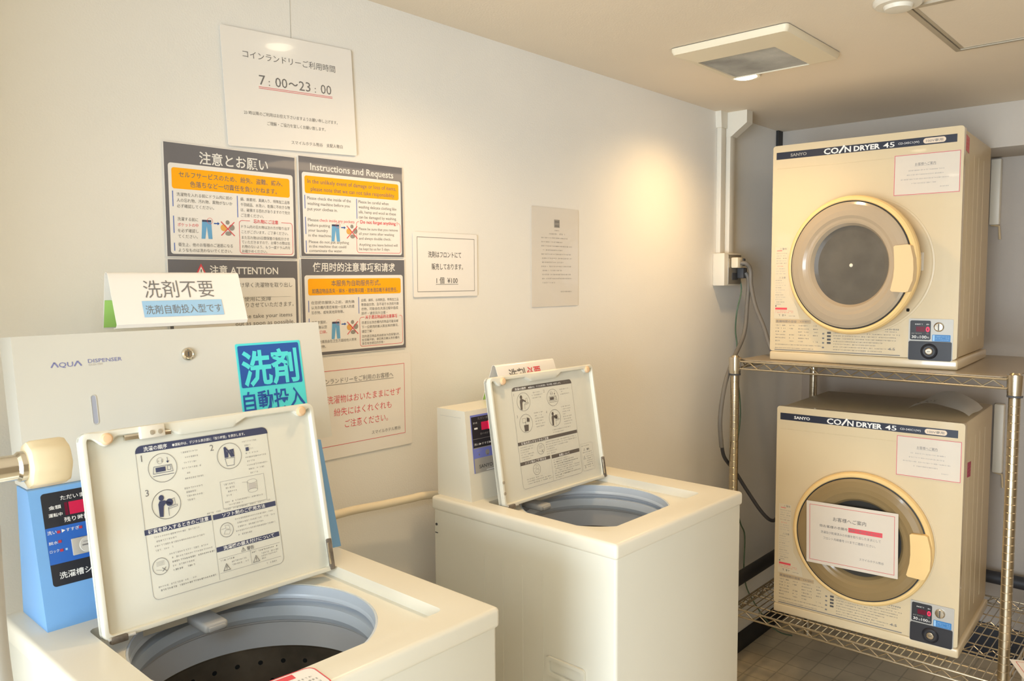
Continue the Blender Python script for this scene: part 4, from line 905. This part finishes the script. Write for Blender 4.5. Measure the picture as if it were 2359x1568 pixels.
# ================================================================== DRYERS
def dryer(label, x, y, z, rz, upper):
    # local: x across the front, y into the depth, z up
    t = thing('clothes_dryer', label, 'dryer', (x, y, z), 0, 'coin dryers on the rack')
    a = rz; t.rotation_euler = (0, 0, a - PI/2)
    W, H, D = .62, .785, .545
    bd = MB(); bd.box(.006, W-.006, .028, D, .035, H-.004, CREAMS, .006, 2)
    for y_ in (.12, .22, .30, .40): bd.box(W-.0065, W-.0055, y_, y_+.006, .09, H-.07, CREAMS)
    bd.build('cabinet', t)
    bs = MB(); bs.box(.000, W+.004, -.004, D-.01, 0, .033, CREAM, .006, 3); bs.build('base', t)
    fp = MB(); fp.M = FR; fp.prism(rrect(0, W, .034, H, .010, 4), -.030, 0, CREAM, .006, seg=3); fp.build('front_panel', t)
    rd = MB(); rd.M = FR; rd.box(.014, W-.02, .7005, .7030, -.001, .0010, CREAM, .0008); rd.build('pressed_line', t)
    z1, z2 = .0006, .0009
    k = MB(); k.M = FR @ Matrix.Translation((0, 0, .0003))
    band = mat('navy_band', (.020, .024, .042), .35)
    k.rect(.0125, .600, .7350, .7605, 0, band)
    k.text('SANYO', .0640, .7425, .0145, GREYP if upper else WINK, z1, w=.058, bold=.03)
    k.text('CO', .1820, .7378, .0275, WINK, z1, w=.0505, bold=.026); k.seg((.2345, .7370), (.2520, .7620), .0062, z1, WINK); k.text('N', .2525, .7378, .0275, WINK, z1, w=.0215, bold=.026)
    k.text('DRYER', .2830, .7388, .0235, WINK, z1, w=.0850, bold=.036); k.text('45', .3780, .7388, .0235, WINK, z1, w=.0360, bold=.010)
    k.text('CD-S45C1(W)', .4250, .7440, .0095, WINK, z1, w=.064)
    k.flat(rrect(.5010, .5680, .7390, .7565, .0087), z1, mat('pale_pill_print', s2l(226, 205, 180), .5)); k.text('100V専用', .5345, .7435, .0100, INKG, z2, w=.050, al='C', bold=.008)
    k.build('name_band', t, 0)
    # printed cautions, lower left
    k = MB(); k.M = FR @ Matrix.Translation((0, 0, .0003))
    k.prism([(.0140, .418), (.060, .418), (.062, .35), (.072, .24), (.100, .195), (.108, .155), (.0140, .155)], 0, .0004, mat('pale_caution_label', (.64, .545, .385), .45))
    k.text('⚠警告', .031, .407, .0085, INKG, z1); k.rect(.021, .040, .4025, .4045, z1, RED)
    for i in range(5): k.greek(.020, .058-.004*(i % 2), .392-i*.0090, .0040, INKL if i % 2 else INKG, z1)
    k.greek(.020, .045, .345, .004, RED, z1)
    for i in range(3): k.greek(.019, .054, .336-i*.0090, .0040, INKL, z1)
    k.text('⚠注意', .030, .302, .0080, INKG, z1)
    for i in range(11): k.greek(.018, .040+.02*((i*7 % 5)/5), .293-i*.0088, .0040, INKG if i % 3 == 0 else INKL, z1)
    k.rect(.018, .0225, .1985, .2030, z1, INK); k.greek(.018, .035, .206, .004, INKG, z1)
    k.rect(.018, .062, .1875, .1950, z1, RED)
    for i in range(2): k.greek(.018, .085, .181-i*.006, .0035, RED, z1)
    for i, c in enumerate((.030, .044, .054)): k.greek(c, c+.008, .163, .009, INKG, z1)
    k.greek(.070, .092, .163, .004, INKG, z1)
    k.text('乾燥時間の目安', .023, .1410, .0095, INKG, z1, w=.075, bold=.006); k.flat(rrect(.020, .1490, .1385, .1520, .002), .0005, mat('beige_head_print', s2l(188, 164, 128), .5)); k.greek(.105, .144, .1425, .006, INKG, z1)
    for i in range(6):
        for c in (.020, .040, .072, .105, .125, .158):
            if (i*3 + int(c*500)) % 7: k.greek(c, c+.017, .128-i*.0115, .0050, INKG if c in (.072, .158) and i % 2 == 0 else INKG, z1)
    k.greek(.020, .190, .0575, .004, INKG, z1); k.greek(.020, .160, .0450, .004, INKG, z1)
    for i in range(4): k.rect(.191, .198, .1015-i*.0165, .1070-i*.0165, z1, INKG)
    for i in range(4): k.rect(.208, .221, .1045-i*.0120, .1115-i*.0120, z1, INK)
    for i, c in enumerate((.448, .440, .435, .395, .372, .430, .392)): k.greek(.230, c, .1060-i*.0098, .0044, INKG if i % 2 == 0 else INKG, z1)
    k.rect(.0180, .4500, .0345+.0035, .0345+.0065, z1, INKG)
    k.greek(.395, .445, .1240, .0065, INKG, z1); k.greek(.400, .438, .1165, .004, INKG, z1); k.text('4.5', .412, .0555, .0130, INKG, z1, w=.022)
    k.build('caution_print', t, 0)
    # coin unit
    cp = MB(); cp.M = FR; cp.prism(rrect(.4750, .6080, .0260, .1660, .004), -.001, .003, SILV if not upper else GREYPL, .001); co = cp.build('coin_unit', t)
    k = MB(); k.M = FR; k.prism(rrect(.4800, .5420, .0960, .1600, .005), .003, .005, PANELK, .0008)
    k.rect(.4980, .5250, .1230, .1400, .0053, REDDIM); k.text('0', .5335, .1235, .0230, REDLED, .0056, w=.0115, al='C', bold=.03)
    k.greek(.4850, .5200, .1455, .005, WINK, .0053); k.greek(.529, .538, .1455, .005, WINK, .0053); k.greek(.4850, .5150, .1150, .0048, GREYP, .0053); k.greek(.528, .538, .1150, .0048, GREYP, .0053)
    k.text('30', .4855, .1010, .0135, WINK, .0053, w=.0140, bold=.01); k.text('分', .5015, .1010, .0070, WINK, .0053); k.text('100', .5105, .1010, .0135, WINK, .0053, w=.0200, bold=.01); k.text('円', .5320, .1010, .0070, WINK, .0053)
    k.build('timer_display', co, 40)
    k = MB(); k.M = FR @ Matrix.Translation((.5665, .1400, .003)); k.lathe([(.0160, 0), (.0150, .005), (.012, .007), (0, .0075)], CHROME, 32); k.box(-.0014, .0014, -.011, .011, .006, .0085, GREYD); k.build('coin_slot', co)
    k = MB(); k.M = FR; k.prism(rrect(.5470, .6010, .0925, .1145, .002), .003, .0038, mat('blue_label', s2l(60, 124, 182), .4)); k.rect(.5490, .5545, .0940, .1130, .0041, SKYB)
    for i in range(3): k.greek(.557, .598, .1070-i*.0055, .0035, SKYB, .0041)
    k.build('blue_label', co, 0)
    k = MB(); k.M = FR; k.prism(rrect(.4770, .6055, .0285, .0915, .005), .003, .008, PANELK, .0015); k.M = FR @ Matrix.Translation((.5400, .0590, .008)); k.lathe([(.026, 0), (.0235, .004), (.0215, .002), (.018, .004), (.0125, .004)], PANELK, 40); bo = k.build('coin_box', co)
    k = MB(); k.M = FR @ Matrix.Translation((.5400, .0590, .012)); k.lathe([(.0115, -.002), (.0112, .0015), (.009, .0028), (0, .003)], CHROME, 32); k.box(-.005, .005, -.0008, .0008, .0029, .0034, GREYD); k.build('lock', bo)
    # door seat on the panel
    CX, CV, R = .3095, .3455, .2350
    st = MB(); st.M = FR @ Matrix.Translation((CX, CV, 0)); st.lathe([(R+.004, -.001), (R+.003, .0015), (R-.002, .0018), (R-.006, .0008), (.200, .0008)], CREAM, 96)
    st.lathe([(.200, .0008), (.196, -.006), (.185, -.02), (0, -.02)], [GREYD]*3, 64)
    st.build('door_seat', t)
    if upper:
        k = MB(); k.M = FR; k.box(.494, .514, .325, .385, -.001, .0035, WPLAST, .001); k.box(.500, .507, .330, .380, .0035, .0045, CHROME, .001); k.build('catch_plate', t)
        k = MB(); k.M = FR; k.flat(rrect(.4655, .4755, .1885, .1995, .003), .0009, HOLE); k.build('latch_hole', t, 0)
    # door: ring, gasket line, smoked bowl, glass, handle; hinged on its left edge
    do = bpy.data.objects.new('door', None); C.objects.link(do); do.parent = t; do.location = (CX-R, 0, CV); do.rotation_euler = (0, 0, -(.235 if upper else 0.0)); do.empty_display_size = .05
    DMx = FR @ Matrix.Translation((R, 0, .004))
    dg_ = DOORU if upper else DOORG
    k = MB(); k.M = DMx
    k.lathe([(R, 0), (R+.0005, .012), (R-.003, .020), (R-.009, .0245), (R-.014, .0240), (.2165, .021), (.2160, .010)], YELLOW, 128); k.lathe([(0, 0), (R, 0)], YELLOW, 64); k.build('rim', do, 50)
    k = MB(); k.M = DMx; k.lathe([(.2185, .0195), (.2175, .0240), (.2145, .0242), (.2140, .018)], GASKET, 128); k.build('gasket', do, 50)
    k = MB(); k.M = DMx; k.lathe([(.2145, .018), (.2135, .0255), (.205, .0290), (.185, .0310), (.168, .0300), (.158, .0255), (.150, .0240), (.143, .0215), (.137, .014), (.133, .008)], dg_, 128); k.build('smoked_bowl', do, 50)
    k = MB(); k.M = DMx; k.lathe([(.1350, .010), (.120, .0075), (.08, .0045), (0, .002)], GLASSU if upper else GLASSD, 96)
    if upper: k.M = DMx @ Matrix.Translation((0, 0, .0024)); k.lathe([(.0065, .0), (.005, .002), (0, .003)], WPLAST, 20)
    k.build('window', do, 50)
    hd = MB(); hd.M = DMx
    P = [(.1660, .068), (.1710, .0715), (.2120, .0740), (.2200, .0700), (.2300, .030), (.2320, -.005), (.2300, -.040), (.2160, -.0750), (.2080, -.0780), (.1640, -.0760), (.1590, -.071), (.1680, -.030), (.1700, 0), (.1690, .030)]
    hd.prism([(a_, b_+.0-.012) for a_, b_ in P][::-1], .020, .043, YELLOW if not upper else mat('pale_ivory_handle', (.72, .53, .30), .3), .005, seg=3); ho = hd.build('handle', do)
    return t, do
_, updoor = dryer('upper cream coin dryer with its round door slightly ajar', 2.847, -.2599, 1.3290, .0484, True)
lowt, lowdoor = dryer('lower cream coin dryer with a notice taped across its round door', 2.8451, -.2939, .3735, .0411, False)
def on_dryer(name, label, x, y, z, rz, u, v, w_, h_, tilt, off, draw, m_=LAMI, group=None, cat='sign'):
    mb = MB(); mb.prism(rrect(0, w_, 0, h_, .002, 2), 0, .0006, m_); mb.M = Matrix.Translation((0, 0, .0009)); draw(mb, w_, h_); o = mb.build(name, None, 0)
    o.matrix_world = Matrix.Translation((x, y, z)) @ Matrix.Rotation(rz-PI/2, 4, 'Z') @ Matrix.Translation((u, -off, v)) @ FR @ Matrix.Rotation(tilt, 4, 'Z')
    return tag(o, label, cat, group)
def d_note(mb, w_, h_):
    mb.loop([(.001, .001), (w_-.001, .001), (w_-.001, h_-.001), (.001, h_-.001)], .0019, 0, REDB)
    mb.text('お客様へご案内', w_/2-.004, h_*.715, .0105, INKG, 0, w=.062, al='C'); mb.rect(w_/2-.036, w_/2+.028, h_*.698, h_*.704, 0, INKL)
    for i, (a, c) in enumerate(((.045, .150), (.040, .152), (.022, .168), (.055, .128))): mb.greek(a, c, h_*.58-i*h_*.105, .0048, INKL, 0)
    mb.greek(.140, .166, h_*.155, .0045, INKL, 0)
on_dryer('notice', 'small red bordered notice on the front of the upper dryer', 2.847, -.2599, 1.3290, .0484, .4145, .5750, .1985, .1340, 0, .0012, d_note, m_=LAMID, group='red bordered notices on the dryers')
on_dryer('notice', 'small red bordered notice on the front of the lower dryer, above the door', 2.8451, -.2939, .3735, .0411, .4155, .5880, .1975, .1370, 0, .0012, d_note, m_=LAMID, group='red bordered notices on the dryers')
def d_guide(mb, w_, h_):
    mb.loop([(.011, .011), (w_-.011, .011), (w_-.011, h_-.011), (.011, h_-.011)], .0016, 0, REDB)
    mb.text('お客様へご案内', .093, .165, .0165, INK, 0, w=.112)
    mb.text('他お客様の衣類を', .046, .137, .0110, INK, 0, w=.098); mb.rect(.146, .258, .1330, .1490, 0, RED); mb.text('無断で取り出さないで', .149, .1370, .0105, INKG, .0003, w=.106)
    mb.text('洗濯及び乾燥済みの衣類を取り出したままにして', .051, .1150, .0105, INKG, 0, w=.202); mb.text('フロント内線番号 111までご連絡ください。', .060, .0940, .0105, INKG, 0, w=.176)
    mb.text('スマイルホテル熊谷', .183, .0400, .0100, INKG, 0, w=.080)
on_dryer('notice', 'large red framed notice taped across the round door of the lower dryer', 2.8451, -.2939, .3735, .0411, .1335, .2325, .3080, .2250, .018, .0385, d_guide, m_=LAMID)
# side stickers
for lab, x, y, z, rz, yy, zz, m_, tl in (('pink sticker on the right side of the upper dryer', 2.847, -.2599, 1.3290, .0484, .060, .715, PINKL, 0), ('magenta sticker on the right side of the lower dryer', 2.8451, -.2939, .3735, .0411, .090, .590, MAGENTA, .1)):
    mb = MB(); mb.prism([(0, 0), (.055, -.006), (.057, .045), (.002, .050)], 0, .0006, m_)
    for i in range(3): mb.greek(.006, .05, .008+i*.012, .006, RED if m_ is PINKL else PINKL, .0009)
    o = mb.build('sticker', None, 0)
    o.matrix_world = Matrix.Translation((x, y, z)) @ Matrix.Rotation(rz-PI/2, 4, 'Z') @ frame((.6146, yy, zz), (0, 1, 0), (0, 0, 1)); tag(o, lab, 'sticker')
# clear plastic film on top of the lower dryer
mb = MB(); vv = []; ff = []; A, B = 12, 10
for j in range(B+1):
    for i in range(A+1):
        u = i/A; v_ = j/B; vv.append((u*.20, .14 + v_*.26, .7868 + .048*max(0, math.sin(PI*u))**.7*(.75+.25*v_) + .004*math.sin(7*u+5*v_)))
for j in range(B):
    for i in range(A): q = j*(A+1)+i; ff.append((q, q+1, q+A+2, q+A+1))
mb.add(vv, ff, BAG); mb.M = frame((.030, .15, .8120), (1, .1, .25), (0, 1, .1)); mb.greek(.0, .07, .02, .014, INK, 0); mb.greek(.01, .07, .0, .012, INK, 0)
o = mb.build('plastic_film', None, 60); o.matrix_world = Matrix.Translation((2.8451, -.2939, .3735)) @ Matrix.Rotation(.0411-PI/2, 4, 'Z') @ Matrix.Translation((.405, 0, 0)); tag(o, 'arched clear plastic film with black lettering on top of the lower dryer', 'plastic film')
# white blind rods behind the dryers
for lab, z0, z1, x, y in (('white slim rod hanging on the back wall beside the upper dryer', 1.845, 2.112, 3.775, -.797), ('white slim rod hanging on the back wall beside the lower dryer', .82, 1.107, 3.775, -.842)):
    t = thing('wall_rod', lab, 'rod', (x, y, z0), 0, 'white rods on the back wall')
    MB().box(-.012, .023, -.018, .018, 0, z1-z0, WPLAST, .004).build('rod', t)
    MB().tube([(0, .012, .0), (-.004, -.018, -.006), (-.004, -.022, -.06)], .0045, mat('aged_hook', (.55, .42, .25), .5), 8).build('hook', t)
# small bin beside the rack with a notice on it
ba = math.radians(-63.2); bu = Vector((math.cos(ba), math.sin(ba), 0)); bv = Vector((-bu.y, bu.x, 0)); bl = Vector((2.733, -1.083, .4775)) - bv*.21
bc = bl + bu*.1485 + bv*.105
t = thing('storage_bin', 'white storage bin under a notice at the lower right corner beside the rack', 'bin', (bc.x, bc.y, 0), ba)
MB().prism(rrect(-.125, .125, -.085, .085, .02), .0, .46, WPLAST, .006).build('tub', t); MB().prism(rrect(-.135, .135, -.095, .095, .02), .457, .4765, WPLAST, .006).build('lid', t)
mb = MB(); mb.prism(rrect(0, .297, 0, .21, .003), 0, .0008, LAMI); mb.loop([(.013, .013), (.284, .013), (.284, .197), (.013, .197)], .0018, .0011, REDB); mb.text('お客様へご案内', .09, .15, .0165, INK, .0011, w=.112)
o = mb.build('notice', None, 0)
o.matrix_world = Matrix.Translation(bl) @ Matrix.Rotation(ba, 4, 'Z'); tag(o, 'red framed notice lying at the lower right corner of the picture', 'sign')
